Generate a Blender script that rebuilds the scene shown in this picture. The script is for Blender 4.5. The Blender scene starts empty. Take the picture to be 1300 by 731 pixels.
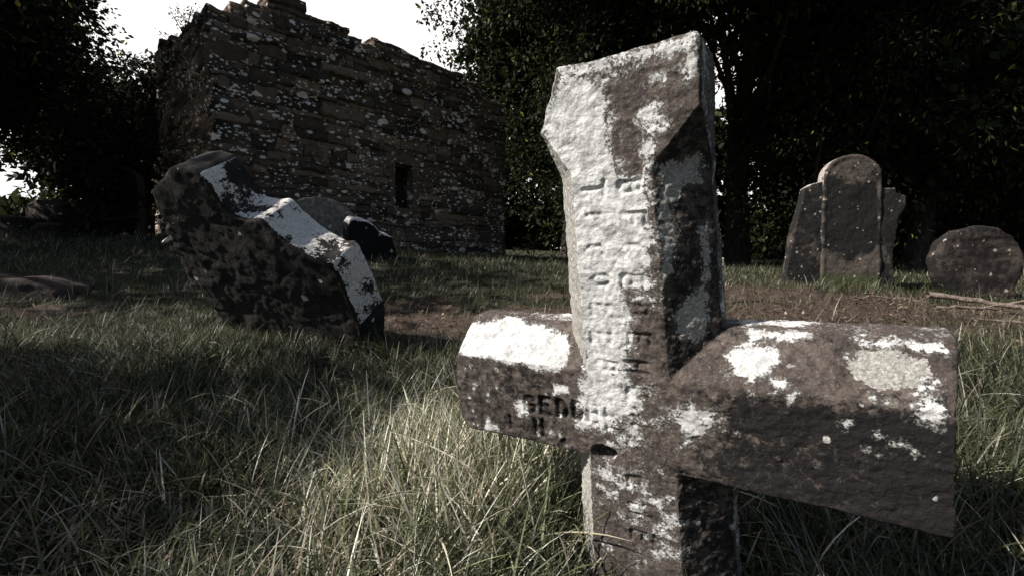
import bpy, math, random
import numpy as np
from mathutils import Vector, Matrix

random.seed(7)
RNG = np.random.default_rng(11)
scene = bpy.context.scene
COL = scene.collection

# ------------------------------------------------------------------ numpy helpers
def _hash(ix, iy, iz, seed):
    h = (ix.astype(np.int64) * 374761393 + iy.astype(np.int64) * 668265263 + iz.astype(np.int64) * 2147483647 + seed * 974711) & 0xFFFFFFFF
    h = ((h ^ (h >> 13)) * 1274126177) & 0xFFFFFFFF
    h = ((h ^ (h >> 16)) * 2246822519) & 0xFFFFFFFF
    h = h ^ (h >> 15)
    return (h & 0xFFFFFF) / float(0xFFFFFF)

def vnoise(p, seed=0):
    """value noise in -1..1 at points p (n,3)"""
    i = np.floor(p).astype(np.int64); f = p - i
    f = f * f * (3 - 2 * f)
    r = 0
    for dx in (0, 1):
        wx = f[:, 0] if dx else 1 - f[:, 0]
        for dy in (0, 1):
            wy = f[:, 1] if dy else 1 - f[:, 1]
            for dz in (0, 1):
                wz = f[:, 2] if dz else 1 - f[:, 2]
                r = r + wx * wy * wz * _hash(i[:, 0] + dx, i[:, 1] + dy, i[:, 2] + dz, seed)
    return r * 2 - 1

def fbm(p, scale=1.0, octv=4, seed=0, gain=.5):
    p = np.asarray(p, float) * scale; a = 1.0; r = 0; t = 0
    for o in range(octv):
        r = r + a * vnoise(p + 17.3 * o, seed + o); t += a
        a *= gain; p = p * 2.03
    return r / t

def xyz(x, y, z=None):
    z = np.zeros_like(x) if z is None else z
    return np.stack([x, y, z], 1)

def smooth(a, b, x):
    t = np.clip((x - a) / (b - a), 0, 1)
    return t * t * (3 - 2 * t)

def poly_sd(px, py, poly):
    """signed distance to a polygon, positive inside"""
    poly = np.asarray(poly, float); n = len(poly)
    d = np.full(px.shape, 1e9); ins = np.zeros(px.shape, bool)
    for i in range(n):
        x0, y0 = poly[i]; x1, y1 = poly[(i + 1) % n]
        ex, ey = x1 - x0, y1 - y0
        t = np.clip(((px - x0) * ex + (py - y0) * ey) / (ex * ex + ey * ey + 1e-12), 0, 1)
        d = np.minimum(d, (px - x0 - t * ex) ** 2 + (py - y0 - t * ey) ** 2)
        c = ((y0 > py) != (y1 > py)) & (px < (x1 - x0) * (py - y0) / (y1 - y0 + 1e-12) + x0)
        ins ^= c
    d = np.sqrt(d)
    return np.where(ins, d, -d)

# ------------------------------------------------------------------ object helpers
def build_mesh(name, V, F, mat, smooth_shade=True, colors=None):
    """V (n,3); F a list of arrays (m,k), one per face size; colors {name: (n,4) per vertex}"""
    me = bpy.data.meshes.new(name)
    V = np.ascontiguousarray(V, np.float32)
    F = [np.asarray(f, np.int32) for f in (F if isinstance(F, list) else [F]) if len(f)]
    me.vertices.add(len(V)); me.vertices.foreach_set('co', V.ravel())
    nl = sum(f.size for f in F); npoly = sum(len(f) for f in F)
    me.loops.add(nl); me.polygons.add(npoly)
    me.loops.foreach_set('vertex_index', np.concatenate([f.ravel() for f in F]))
    tot = np.concatenate([np.full(len(f), f.shape[1], np.int32) for f in F])
    st = np.concatenate([[0], np.cumsum(tot)[:-1]]).astype(np.int32)
    me.polygons.foreach_set('loop_start', st)
    me.polygons.foreach_set('loop_total', tot)
    me.polygons.foreach_set('use_smooth', np.full(npoly, smooth_shade))
    me.update(calc_edges=True)
    for k, c in (colors or {}).items():
        a = me.attributes.new(k, 'FLOAT_COLOR', 'POINT')
        a.data.foreach_set('color', np.ascontiguousarray(c, np.float32).ravel())
    if mat: me.materials.append(mat)
    return me

def link(name, me, parent=None):
    o = bpy.data.objects.new(name, me); COL.objects.link(o)
    if parent: o.parent = parent
    return o

def tag(o, label, cat, group=None, kind=None):
    o['label'] = label; o['category'] = cat
    if group: o['group'] = group
    if kind: o['kind'] = kind
    return o

def empty(name, loc=(0, 0, 0)):
    o = bpy.data.objects.new(name, None); COL.objects.link(o); o.location = loc
    o.empty_display_size = .2
    return o

def mesh_data(me):
    V = np.empty(len(me.vertices) * 3, np.float32); me.vertices.foreach_get('co', V)
    N = np.empty(len(me.vertices) * 3, np.float32); me.vertices.foreach_get('normal', N)
    F = np.array([p.vertices[:] for p in me.polygons], np.int32)
    return V.reshape(-1, 3).astype(float), N.reshape(-1, 3).astype(float), F

def convex(points):
    import bmesh
    bm = bmesh.new()
    for p in points: bm.verts.new(p)
    bmesh.ops.convex_hull(bm, input=bm.verts)
    loose = [v for v in bm.verts if not v.link_faces]
    if loose: bmesh.ops.delete(bm, geom=loose, context='VERTS')
    bmesh.ops.recalc_face_normals(bm, faces=bm.faces)
    return bm

def prism(outline, c0, c1, bev=0):
    """closed outline in (a, b), extruded from c0 to c1"""
    import bmesh
    bm = bmesh.new()
    A = [bm.verts.new((a, b, c0)) for a, b in outline]
    B = [bm.verts.new((a, b, c1)) for a, b in outline]
    bm.faces.new(A); bm.faces.new(B[::-1])
    n = len(A)
    for i in range(n): bm.faces.new((A[i], B[i], B[(i + 1) % n], A[(i + 1) % n]))
    bmesh.ops.recalc_face_normals(bm, faces=bm.faces)
    if bev: bmesh.ops.bevel(bm, geom=list(bm.edges), offset=bev, segments=2, affect='EDGES', profile=.6)
    return bm

def loft(sections):
    """sections: list of rings (k,3) -> closed solid"""
    import bmesh
    bm = bmesh.new()
    R = [[bm.verts.new(p) for p in s] for s in sections]
    k = len(R[0])
    for a, b in zip(R[:-1], R[1:]):
        for i in range(k): bm.faces.new((a[i], a[(i + 1) % k], b[(i + 1) % k], b[i]))
    bm.faces.new(R[0]); bm.faces.new(R[-1])
    bmesh.ops.recalc_face_normals(bm, faces=bm.faces)
    return bm

def carve(bms, voxel, cuts=()):
    """union of solids re-meshed into one even skin; returns V, N, F (quads)"""
    tmp = []
    import bmesh
    def to_obj(bm):
        bmesh.ops.triangulate(bm, faces=[f for f in bm.faces if len(f.verts) > 4])
        me = bpy.data.meshes.new('tmp'); bm.to_mesh(me); bm.free()
        o = bpy.data.objects.new('tmp', me); COL.objects.link(o); tmp.append(o); return o
    allbm = bmesh.new()
    for b in bms:
        me = bpy.data.meshes.new('tmp'); b.to_mesh(me); b.free(); allbm.from_mesh(me); bpy.data.meshes.remove(me)
    o = to_obj(allbm)
    rm = o.modifiers.new('r', 'REMESH'); rm.mode = 'VOXEL'; rm.voxel_size = voxel; rm.adaptivity = 0
    for c in cuts:
        co = to_obj(c)
        m = o.modifiers.new('b', 'BOOLEAN'); m.operation = 'DIFFERENCE'; m.object = co; m.solver = 'EXACT'
    if cuts:
        r2 = o.modifiers.new('r2', 'REMESH'); r2.mode = 'VOXEL'; r2.voxel_size = voxel
    dg = bpy.context.evaluated_depsgraph_get()
    dg.update()
    me = bpy.data.meshes.new_from_object(o.evaluated_get(dg))
    V, N, F = mesh_data(me)
    bpy.data.meshes.remove(me)
    for t in tmp:
        m = t.data; bpy.data.objects.remove(t); bpy.data.meshes.remove(m)
    return V, N, F

def tube(pts, radii, seg=8):
    """swept tube along points: V, F"""
    pts = np.asarray(pts, float); n = len(pts); V = []
    for i in range(n):
        d = pts[min(i + 1, n - 1)] - pts[max(i - 1, 0)]; d /= np.linalg.norm(d) + 1e-9
        h = np.array([1, 0, 0]) if abs(d[0]) < .8 else np.array([0, 1, 0])
        a = np.cross(d, h); a /= np.linalg.norm(a); b = np.cross(d, a)
        for k in range(seg):
            t = 2 * math.pi * k / seg
            V.append(pts[i] + radii[i] * (math.cos(t) * a + math.sin(t) * b))
    F = []
    for i in range(n - 1):
        for k in range(seg):
            F.append((i * seg + k, i * seg + (k + 1) % seg, (i + 1) * seg + (k + 1) % seg, (i + 1) * seg + k))
    return np.array(V), np.array(F, np.int32)

def join(parts):
    Vs, Fs, off = [], [], 0
    for V, F in parts:
        Vs.append(V); Fs.append(F + off); off += len(V)
    return np.concatenate(Vs), np.concatenate(Fs)

# ------------------------------------------------------------------ materials
class NT:
    def __init__(self, name):
        self.m = bpy.data.materials.new(name); self.m.use_nodes = True
        self.t = self.m.node_tree; self.t.nodes.clear()
        self.out = self.n('ShaderNodeOutputMaterial')
        self.b = self.n('ShaderNodeBsdfPrincipled')
        self.b.inputs['Specular IOR Level'].default_value = .25
        self.b.inputs['Roughness'].default_value = .9
        self.l(self.b.outputs[0], self.out.inputs[0])
    def n(self, t, **k):
        nd = self.t.nodes.new(t)
        for a, v in k.items(): setattr(nd, a, v)
        return nd
    def l(self, a, b): self.t.links.new(a, b)
    def val(self, sock, v):
        if hasattr(v, 'links'): self.l(v, sock)
        else: sock.default_value = v
    def math(self, op, a, b=0.0, clamp=False):
        nd = self.n('ShaderNodeMath', operation=op, use_clamp=clamp)
        self.val(nd.inputs[0], a); self.val(nd.inputs[1], b); return nd.outputs[0]
    def coord(self, scale=(1, 1, 1)):
        tc = self.n('ShaderNodeTexCoord'); mp = self.n('ShaderNodeMapping')
        mp.inputs['Scale'].default_value = scale
        self.l(tc.outputs['Object'], mp.inputs[0]); return mp.outputs[0]
    def noise(self, co, scale, detail=4, rough=.6, dist=0):
        nd = self.n('ShaderNodeTexNoise'); self.l(co, nd.inputs['Vector'])
        nd.inputs['Scale'].default_value = scale; nd.inputs['Detail'].default_value = detail
        nd.inputs['Roughness'].default_value = rough; nd.inputs['Distortion'].default_value = dist
        return nd.outputs['Fac']
    def voro(self, co, scale, feature='F1', rnd=1):
        nd = self.n('ShaderNodeTexVoronoi', feature=feature); self.l(co, nd.inputs['Vector'])
        nd.inputs['Scale'].default_value = scale; nd.inputs['Randomness'].default_value = rnd; return nd
    def step(self, v, lo, hi):
        nd = self.n('ShaderNodeMapRange', interpolation_type='SMOOTHSTEP'); self.val(nd.inputs[0], v)
        nd.inputs[1].default_value = lo; nd.inputs[2].default_value = hi; return nd.outputs[0]
    def mix(self, f, a, b):
        nd = self.n('ShaderNodeMix', data_type='RGBA'); self.val(nd.inputs[0], f)
        for s, v in ((nd.inputs[6], a), (nd.inputs[7], b)):
            if hasattr(v, 'links'): self.l(v, s)
            else: s.default_value = (*v, 1)
        return nd.outputs[2]
    def attr(self, name):
        nd = self.n('ShaderNodeAttribute', attribute_name=name); s = self.n('ShaderNodeSeparateColor')
        self.l(nd.outputs['Color'], s.inputs[0]); return nd.outputs['Color'], s.outputs
    def bump(self, h, strength, dist=.01, prev=None):
        nd = self.n('ShaderNodeBump'); nd.inputs['Strength'].default_value = strength; nd.inputs['Distance'].default_value = dist
        self.l(h, nd.inputs['Height'])
        if prev: self.l(prev, nd.inputs['Normal'])
        return nd.outputs[0]
    def done(self, col, normal=None, rough=None):
        self.val(self.b.inputs['Base Color'], col if hasattr(col, 'links') else (*col, 1))
        if normal: self.l(normal, self.b.inputs['Normal'])
        if rough is not None: self.val(self.b.inputs['Roughness'], rough)
        return self.m

def mat_cross():
    m = NT('weathered_sandstone'); co = m.coord()
    _, s = m.attr('growth')                       # r white lichen, g grey crust, b black stain and painted shade
    n1 = m.noise(co, 9, 5, .6); n2 = m.noise(co, 45, 6, .65); n3 = m.noise(co, 160, 5, .7); n4 = m.noise(co, 420, 3, .6)
    base = m.mix(m.step(n1, .35, .7), (.082, .066, .056), (.17, .138, .118))
    base = m.mix(m.step(n2, .42, .66), base, (.062, .050, .046))
    n5 = m.noise(co, 75, 6, .75, .6); base = m.mix(m.math('MULTIPLY', m.step(n5, .52, .62), .7), base, (.045, .037, .034))
    base = m.mix(m.math('MULTIPLY', m.step(n3, .54, .68), .7), base, (.29, .245, .23))
    def grow(v, amp, lo, hi, src):
        return m.step(m.math('ADD', v, m.math('MULTIPLY', m.math('SUBTRACT', src, .5), amp)), lo, hi)
    mixn = m.math('ADD', m.math('MULTIPLY', n2, .6), m.math('MULTIPLY', n3, .4))
    k = grow(s[2], 2.6, .36, .72, mixn)
    col = m.mix(k, base, (.018, .016, .016))
    g = grow(s[1], 1.5, .5, .6, mixn)
    gc = m.mix(m.step(n3, .4, .65), (.30, .285, .255), (.56, .54, .50))
    gc = m.mix(m.step(n4, .62, .7), gc, (.03, .028, .028))
    col = m.mix(g, col, gc)
    mn2 = m.math('ADD', m.math('MULTIPLY', m.noise(co, 28, 5, .6), .55), m.math('MULTIPLY', n3, .45))
    rim = grow(s[0], 2.3, .40, .50, mn2); col = m.mix(m.math('MULTIPLY', rim, .5), col, m.mix(m.step(n3, .4, .6), (.16, .145, .13), (.36, .345, .32)))
    w = grow(s[0], 2.3, .50, .62, mn2)
    wc = m.mix(m.step(n2, .35, .6), (.58, .57, .56), (.83, .82, .80))
    n6 = m.noise(co, 16, 5, .7, .5); wc = m.mix(m.math('MULTIPLY', m.step(n6, .5, .66), .7), wc, (.36, .35, .345))
    wc = m.mix(m.math('MULTIPLY', m.step(n3, .6, .74), .55), wc, (.30, .28, .26))
    col = m.mix(w, col, wc)
    # tiny stray lichen dots everywhere
    vo = m.voro(co, 62); cc = m.n('ShaderNodeSeparateColor'); m.l(vo.outputs['Color'], cc.inputs[0])
    dots = m.math('MULTIPLY', m.step(cc.outputs[0], .9, .92), m.step(m.math('SUBTRACT', m.math('MULTIPLY', m.math('POWER', cc.outputs[1], 2), .55), m.math('ADD', vo.outputs['Distance'], m.math('MULTIPLY', m.math('SUBTRACT', n2, .5), 1.1))), 0, .08))
    col = m.mix(m.math('MULTIPLY', dots, m.step(n1, .42, .55)), col, (.55, .53, .5))
    b = m.bump(n2, .7, .009); b = m.bump(n5, .8, .006, b); b = m.bump(n3, .9, .005, b); b = m.bump(n4, .8, .0018, b)
    b = m.bump(w, .55, .002, b)
    return m.done(col, b, .92)

def mat_gravestone(name, c0, c1, dark=(.02, .018, .017), lich=(.55, .53, .49), spots=.12, spot_scale=16, darkamt=.5, green=0.0):
    """old stone: two tones, dark algae clouds, round lichen spots; r of 'growth' adds white lichen, b adds black"""
    m = NT(name); co = m.coord()
    _, s = m.attr('growth')
    n1 = m.noise(co, 3, 5, .6, .4); n2 = m.noise(co, 14, 6, .68); n3 = m.noise(co, 60, 5, .7)
    col = m.mix(m.step(n2, .35, .65), c0, c1)
    kk = m.math('ADD', m.math('MULTIPLY', n1, .55), m.math('MULTIPLY', n2, .45))
    kk = m.math('ADD', kk, m.math('MULTIPLY', s[2], .3))
    col = m.mix(m.step(kk, .60 - .2 * darkamt, .66 - .16 * darkamt), col, dark)
    if green: col = m.mix(m.math('MULTIPLY', m.step(m.math('ADD', s[1], m.math('MULTIPLY', n2, .8)), .75, 1.1), green), col, (.05, .062, .025))
    vo = m.voro(co, spot_scale); cc = m.n('ShaderNodeSeparateColor'); m.l(vo.outputs['Color'], cc.inputs[0])
    wob = m.math('ADD', vo.outputs['Distance'], m.math('MULTIPLY', m.math('SUBTRACT', m.math('ADD', m.math('MULTIPLY', n2, .5), m.math('MULTIPLY', n3, .5)), .5), 1.2))
    dots = m.math('MULTIPLY', m.step(cc.outputs[0], 1 - spots, 1 - spots + .02), m.step(m.math('SUBTRACT', m.math('MULTIPLY', m.math('POWER', cc.outputs[1], 1.5), .6), wob), 0, .06))
    col = m.mix(m.math('MULTIPLY', dots, .85), col, lich)
    w = m.step(m.math('ADD', s[0], m.math('MULTIPLY', m.math('SUBTRACT', m.math('ADD', m.math('MULTIPLY', n2, .6), m.math('MULTIPLY', n3, .4)), .5), 1.6)), .5, .6)
    wc = m.mix(m.step(n3, .4, .65), lich, tuple(min(.8, x * 1.35) for x in lich))
    wc = m.mix(m.math('MULTIPLY', m.step(n2, .58, .72), .8), wc, (.16, .13, .11))
    col = m.mix(w, col, wc)
    b = m.bump(n2, .6, .03); b = m.bump(n3, .7, .008, b)
    return m.done(col, b, .92)

def mat_masonry():
    m = NT('rubble_masonry'); co = m.coord()
    _, s = m.attr('stone')                       # r tone of the stone, g depth in the joint, b lichen liking
    n1 = m.noise(co, 1.3, 4, .6); n2 = m.noise(co, 9, 6, .68); n3 = m.noise(co, 40, 5, .7)
    col = m.mix(s[0], (.036, .027, .021), (.33, .228, .160))
    col = m.mix(m.math('MULTIPLY', m.step(n2, .45, .7), .7), col, (.030, .025, .023))
    col = m.mix(m.math('MULTIPLY', m.step(n3, .5, .75), .5), col, (.15, .12, .10))
    col = m.mix(s[1], col, (.014, .012, .011))
    def spots(scale, share, r0, r1, seed):
        mp = m.n('ShaderNodeMapping'); mp.inputs['Location'].default_value = (seed, seed * 1.7, seed * .3); mp.inputs['Scale'].default_value = (.8, 1.45, .8); m.l(co, mp.inputs[0])
        vo = m.voro(mp.outputs[0], scale); cc = m.n('ShaderNodeSeparateColor'); m.l(vo.outputs['Color'], cc.inputs[0])
        wob = m.math('ADD', vo.outputs['Distance'], m.math('MULTIPLY', m.math('SUBTRACT', m.math('ADD', m.math('MULTIPLY', n3, .6), m.math('MULTIPLY', n2, .4)), .5), .9))
        size = m.math('ADD', m.math('MULTIPLY', m.math('POWER', cc.outputs[1], 1.8), r1 - r0), r0)
        inn = m.step(m.math('SUBTRACT', size, wob), 0, .07)
        lim = m.math('SUBTRACT', 1 - share * .25, m.math('MULTIPLY', m.step(m.math('ADD', n1, m.math('MULTIPLY', m.math('SUBTRACT', s[2], .5), .5)), .48, .64), share))
        return m.math('MULTIPLY', inn, m.math('GREATER_THAN', cc.outputs[0], lim)), cc.outputs[2]
    for sc, sh, r0, r1, sd in ((4.6, .36, .16, .48, 3.1), (9, .58, .18, .52, 8.7), (16, .50, .20, .52, 5.9)):
        f, t = spots(sc, sh, r0, r1, sd)
        col = m.mix(m.math('MULTIPLY', f, .95), col, m.mix(t, (.86, .70, .60), (.90, .87, .78)))
    b = m.bump(n2, .7, .05); b = m.bump(n3, .7, .012, b)
    return m.done(col, b, .95)

def mat_ground():
    m = NT('soil_and_thatch'); co = m.coord()
    _, s = m.attr('soil')                        # r bare soil
    n1 = m.noise(co, 2.2, 5, .65); n2 = m.noise(co, 18, 6, .7); n3 = m.noise(co, 90, 5, .75)
    g = m.mix(m.step(n1, .35, .65), (.022, .024, .013), (.045, .044, .023))
    g = m.mix(m.step(n3, .5, .7), g, (.11, .10, .055))
    d = m.mix(m.step(n2, .35, .65), (.045, .031, .025), (.12, .085, .066))
    d = m.mix(m.step(n3, .6, .72), d, (.19, .145, .115))
    f = m.step(m.math('ADD', s[0], m.math('MULTIPLY', m.math('SUBTRACT', n2, .5), .8)), .4, .6)
    b = m.bump(n2, .9, .04); b = m.bump(n3, .9, .012, b)
    return m.done(m.mix(f, g, d), b, 1.0)

def mat_blades(name, trans=.25, spec=.3, rough=.55):
    m = NT(name)
    c, _ = m.attr('tint')
    m.l(c, m.b.inputs['Base Color']); m.b.inputs['Roughness'].default_value = rough
    m.b.inputs['Specular IOR Level'].default_value = spec
    tr = m.n('ShaderNodeBsdfTranslucent'); m.l(c, tr.inputs[0])
    mx = m.n('ShaderNodeMixShader'); mx.inputs[0].default_value = trans
    m.l(m.b.outputs[0], mx.inputs[1]); m.l(tr.outputs[0], mx.inputs[2]); m.l(mx.outputs[0], m.out.inputs[0])
    return m.m

def mat_bark(name, c0=(.018, .015, .013), c1=(.06, .048, .04)):
    m = NT(name); co = m.coord((1, 1, .25))
    n1 = m.noise(co, 18, 6, .7); n2 = m.noise(co, 70, 4, .7)
    col = m.mix(m.step(n1, .35, .65), c0, c1)
    b = m.bump(n1, .9, .03); b = m.bump(n2, .6, .006, b)
    return m.done(col, b, .95)

def mat_deadwood():
    m = NT('dead_wood'); co = m.coord((1, 1, 1))
    n1 = m.noise(co, 25, 6, .7)
    return m.done(m.mix(m.step(n1, .35, .65), (.10, .075, .06), (.26, .21, .175)), m.bump(n1, .6, .01), .9)
# ------------------------------------------------------------------ terrain
CTRL = np.array([(.3, 1, -.06), (.35, 1.25, -.05), (.6, 1.3, -.04), (-1.5, 1, 0), (2, 1.2, 0), (-4, 1.2, .02), (5, 1.2, .0), (0, -.5, 0), (-8, 0, .1), (9, 0, 0),
    (-1.4, 3, .22), (1.5, 3, .2), (.2, 2, .06), (-.7, 4, .37), (0, 5, .5), (-3.5, 4, .36), (4, 5.5, .54), (5.2, 4.9, .36),
    (2.2, 6, .61), (-5, 7.7, 1.12), (-3.5, 8.9, 1.08), (-2.4, 6.8, .86), (-.2, 12.5, .94), (1.5, 9, .72), (5, 9, .64), (9, 7, .5),
    (-8.7, 9, 1.28), (-12, 10, 1.4), (-6, 5, .65), (0, 20, 1.2), (-15, 20, 1.8), (10, 12, .7), (14, 22, .9), (14, 2, .05), (-14, 2, .4)], float)
def _rbf(dx, dy): return np.sqrt(dx * dx + dy * dy + .6)
_A = _rbf(CTRL[:, None, 0] - CTRL[None, :, 0], CTRL[:, None, 1] - CTRL[None, :, 1])
_n = len(CTRL); _P = np.c_[np.ones(_n), CTRL[:, :2]]
_M = np.zeros((_n + 3, _n + 3)); _M[:_n, :_n] = _A + np.eye(_n) * .02; _M[:_n, _n:] = _P; _M[_n:, :_n] = _P.T
_W = np.linalg.solve(_M, np.r_[CTRL[:, 2], 0, 0, 0])
def height(x, y):
    x = np.atleast_1d(np.asarray(x, float)); y = np.atleast_1d(np.asarray(y, float))
    X = np.clip(x, -16, 15); Y = np.clip(y, -.5, 23)
    r = np.empty_like(X)
    for s in range(0, len(X), 20000):
        e = slice(s, s + 20000)
        r[e] = _rbf(X[e, None] - CTRL[None, :, 0], Y[e, None] - CTRL[None, :, 1]) @ _W[:_n] + _W[_n] + _W[_n + 1] * X[e] + _W[_n + 2] * Y[e]
    p = xyz(x, y)
    return r + .045 * fbm(p, .9, 2, 3) + .022 * fbm(p, 3.2, 3, 9)
def H1(x, y): return float(height([x], [y])[0])

SOIL = [(-.35, 3.65, .75, .42), (.35, 4.0, .8, .42), (-.95, 4.3, .45, .3), (3.0, 3.9, 2.0, .75), (4.6, 4.2, 1.5, .85), (3.9, 4.7, .9, .35), (2.6, 5.0, 1.1, .35), (-4.3, 4.1, .5, .25), (.4, 4.9, .4, .15)]
def soil(x, y):
    s = np.zeros_like(x)
    for cx, cy, rx, ry in SOIL:
        s = np.maximum(s, 1.5 - np.sqrt(((x - cx) / rx) ** 2 + ((y - cy) / ry) ** 2))
    return np.clip(s + .75 * fbm(xyz(x, y), 2.6, 3, 21), 0, 1)

gx = np.sinh(np.linspace(-4.2, 4.2, 420)) * 2.2; gy = np.concatenate([np.linspace(-30, -1, 30)[:-1], -1 + np.sinh(np.linspace(0, 4.4, 380)) * 2.2])
GX, GY = np.meshgrid(gx, gy); fx, fy = GX.ravel(), GY.ravel()
so = soil(fx, fy)
gz = height(fx, fy) + so * .03 * fbm(xyz(fx, fy), 9, 3, 5) - .012 * so
idx = np.arange(len(fx)).reshape(GX.shape)
F = np.stack([idx[:-1, :-1].ravel(), idx[:-1, 1:].ravel(), idx[1:, 1:].ravel(), idx[1:, :-1].ravel()], 1)
col = np.zeros((len(fx), 4)); col[:, 0] = so; col[:, 3] = 1
ground = link('ground', build_mesh('ground', xyz(fx, fy, gz), F, mat_ground(), colors={'soil': col}))
ground['kind'] = 'structure'; ground['label'] = 'uneven churchyard ground rising towards the ruin'; 

# ------------------------------------------------------------------ foreground cross
AX_R = np.array([.84763384, -.53039662, .01401048]); AX_U = np.array([-.09919987, -.13248183, .98620888]); AX_N = np.array([-.52122572, -.83733386, -.16491136])
CROSS_C = np.array([.26168224, 1.06484278, .57015386]); BASE = .62
M_STONE = mat_cross()
LICHEN_W = [[[-0.101,0.692],[0.003,0.674],[0.053,0.678],[0.01,0.657],[-0.004,0.629],[0.006,0.587],[0.007,0.523],[0.026,0.48],[0.042,0.466],[0.079,0.473],[0.087,0.432],[0.085,0.334],[0.084,0.23],[0.068,0.213],[0.03,0.215],[0.014,0.193],[0.027,0.156],[0.029,0.1],[0.021,0.042],[0.009,-0.009],[0.046,-0.013],[0.049,-0.072],[0.014,-0.109],[-0.048,-0.142],[-0.102,-0.164],[-0.122,-0.146],[-0.12,-0.058],[-0.096,0.008],[-0.113,0.109],[-0.119,0.247],[-0.13,0.361],[-0.134,0.471],[-0.149,0.536],[-0.176,0.58],[-0.15,0.631],[-0.123,0.668]],[[-0.113,0.714],[0.181,0.717],[0.187,0.689],[0.145,0.682],[0.053,0.678],[-0.015,0.673],[-0.101,0.689]],[[0.062,0.601],[0.12,0.601],[0.127,0.567],[0.094,0.526],[0.086,0.477],[0.068,0.479],[0.067,0.562]],[[0.159,0.689],[0.187,0.685],[0.188,0.655],[0.161,0.633],[0.144,0.651]],[[-0.485,0.085],[-0.357,0.109],[-0.243,0.087],[-0.162,0.075],[-0.142,0.052],[-0.168,-0.006],[-0.227,-0.002],[-0.329,0.005],[-0.435,0.002],[-0.504,0.011],[-0.521,0.045]],[[0.219,0.063],[0.237,0.08],[0.275,0.087],[0.312,0.083],[0.32,0.064],[0.31,0.042],[0.273,0.024],[0.235,0.033]],[[0.255,0.114],[0.372,0.111],[0.374,0.103],[0.311,0.093],[0.263,0.091]],[[0.44,0.112],[0.574,0.109],[0.577,0.093],[0.499,0.092],[0.452,0.092]],[[0.519,0.017],[0.544,0.036],[0.57,0.025],[0.57,-0.004],[0.553,-0.022],[0.532,-0.011]],[[0.523,0.047],[0.563,0.057],[0.564,0.042],[0.529,0.036]],[[0.098,-0.064],[0.141,-0.041],[0.174,-0.054],[0.198,-0.037],[0.218,-0.08],[0.173,-0.098],[0.148,-0.132],[0.106,-0.092]],[[-0.097,-0.252],[-0.014,-0.253],[0.063,-0.276],[0.099,-0.308],[0.112,-0.368],[0.113,-0.466],[0.075,-0.458],[0.048,-0.412],[0.021,-0.354],[-0.039,-0.339],[-0.091,-0.319]],[[-0.41,-0.172],[-0.376,-0.208],[-0.441,-0.231]],[[0.336,0.011],[0.351,0.017],[0.349,-0.004],[0.336,-0.009]],[[-0.192,-0.036],[-0.142,-0.04],[-0.138,-0.061],[-0.183,-0.068]],[[-0.322,-0.118],[-0.282,-0.095],[-0.27,-0.151],[-0.301,-0.152]],[[0.001,-0.164],[0.035,-0.146],[0.039,-0.176],[0.01,-0.183]],[[0.143,-0.125],[0.16,-0.122],[0.156,-0.142],[0.139,-0.146]],[[0.301,0.032],[0.335,0.041],[0.349,0.022],[0.315,0.015]]]
LICHEN_G = [[[0.097,0.476],[0.172,0.499],[0.18,0.429],[0.139,0.426],[0.118,0.389],[0.128,0.329],[0.115,0.255],[0.097,0.197],[0.094,0.284]],[[0.134,0.182],[0.18,0.236],[0.186,0.128],[0.165,0.082],[0.128,0.106],[0.115,0.155]],[[0.166,0.341],[0.186,0.355],[0.187,0.217],[0.172,0.202]],[[0.43,0.067],[0.451,0.087],[0.511,0.094],[0.549,0.082],[0.556,0.061],[0.535,0.04],[0.483,0.03],[0.443,0.043]]]
STAIN_K = [[[0.142,0.374],[0.169,0.365],[0.175,0.288],[0.167,0.212],[0.135,0.182],[0.121,0.228],[0.13,0.312]],[[0.123,0.452],[0.181,0.434],[0.181,0.408],[0.126,0.412]],[[0.111,0.212],[0.13,0.192],[0.122,0.085],[0.109,0.032],[0.105,0.088]],[[0.214,-0.029],[0.336,0.003],[0.413,-0.009],[0.565,0.034],[0.578,-0.054],[0.517,-0.034],[0.415,-0.099],[0.324,-0.147],[0.281,-0.131],[0.236,-0.113]],[[0.533,-0.034],[0.58,-0.017],[0.594,-0.236],[0.565,-0.23]],[[-0.345,-0.004],[-0.305,-0.013],[-0.307,-0.099],[-0.343,-0.111]],[[-0.297,-0.005],[-0.213,-0.017],[-0.216,-0.051],[-0.289,-0.05]],[[-0.518,-0.21],[-0.116,-0.212],[-0.118,-0.239],[-0.513,-0.235]],[[0.12,-0.208],[0.591,-0.197],[0.594,-0.236],[0.119,-0.235]]]
LICHEN_W = [q for q in LICHEN_W if q[0] != [-0.097, -0.252]]
_r = np.random.default_rng(3)
def crust(a, b, r_): LICHEN_W.append([[a + r_ * (1 + .35 * _r.normal()) * math.cos(t), b + r_ * .8 * (1 + .35 * _r.normal()) * math.sin(t)] for t in np.linspace(0, 2 * math.pi, 9)[:-1]])
for a_, b_, r_ in [(-.075, -.262, .026), (-.045, -.272, .018), (-.02, -.262, .016), (.0, -.285, .022), (.04, -.285, .024), (.075, -.312, .022), (.098, -.345, .020), (.085, -.39, .024), (.10, -.43, .020), (.07, -.455, .022), (.055, -.40, .017), (.025, -.345, .020), (-.03, -.32, .017), (-.06, -.31, .02),
                   (-.01, -.16, .020), (.02, -.135, .022), (.05, -.10, .016), (-.03, -.185, .014), (.06, -.02, .014), (.05, .20, .016), (.08, .195, .018), (.10, .645, .010)]: crust(a_, b_, r_)
for k_ in range(30): crust(_r.uniform(-.08, .11), _r.uniform(-.5, -.15), _r.uniform(.004, .010))
for k_ in range(26): crust(_r.uniform(.2, .57), _r.uniform(-.10, .10), _r.uniform(.003, .009))
for k_ in range(22): crust(_r.uniform(-.48, -.16), _r.uniform(-.20, .02), _r.uniform(.003, .009))
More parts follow.
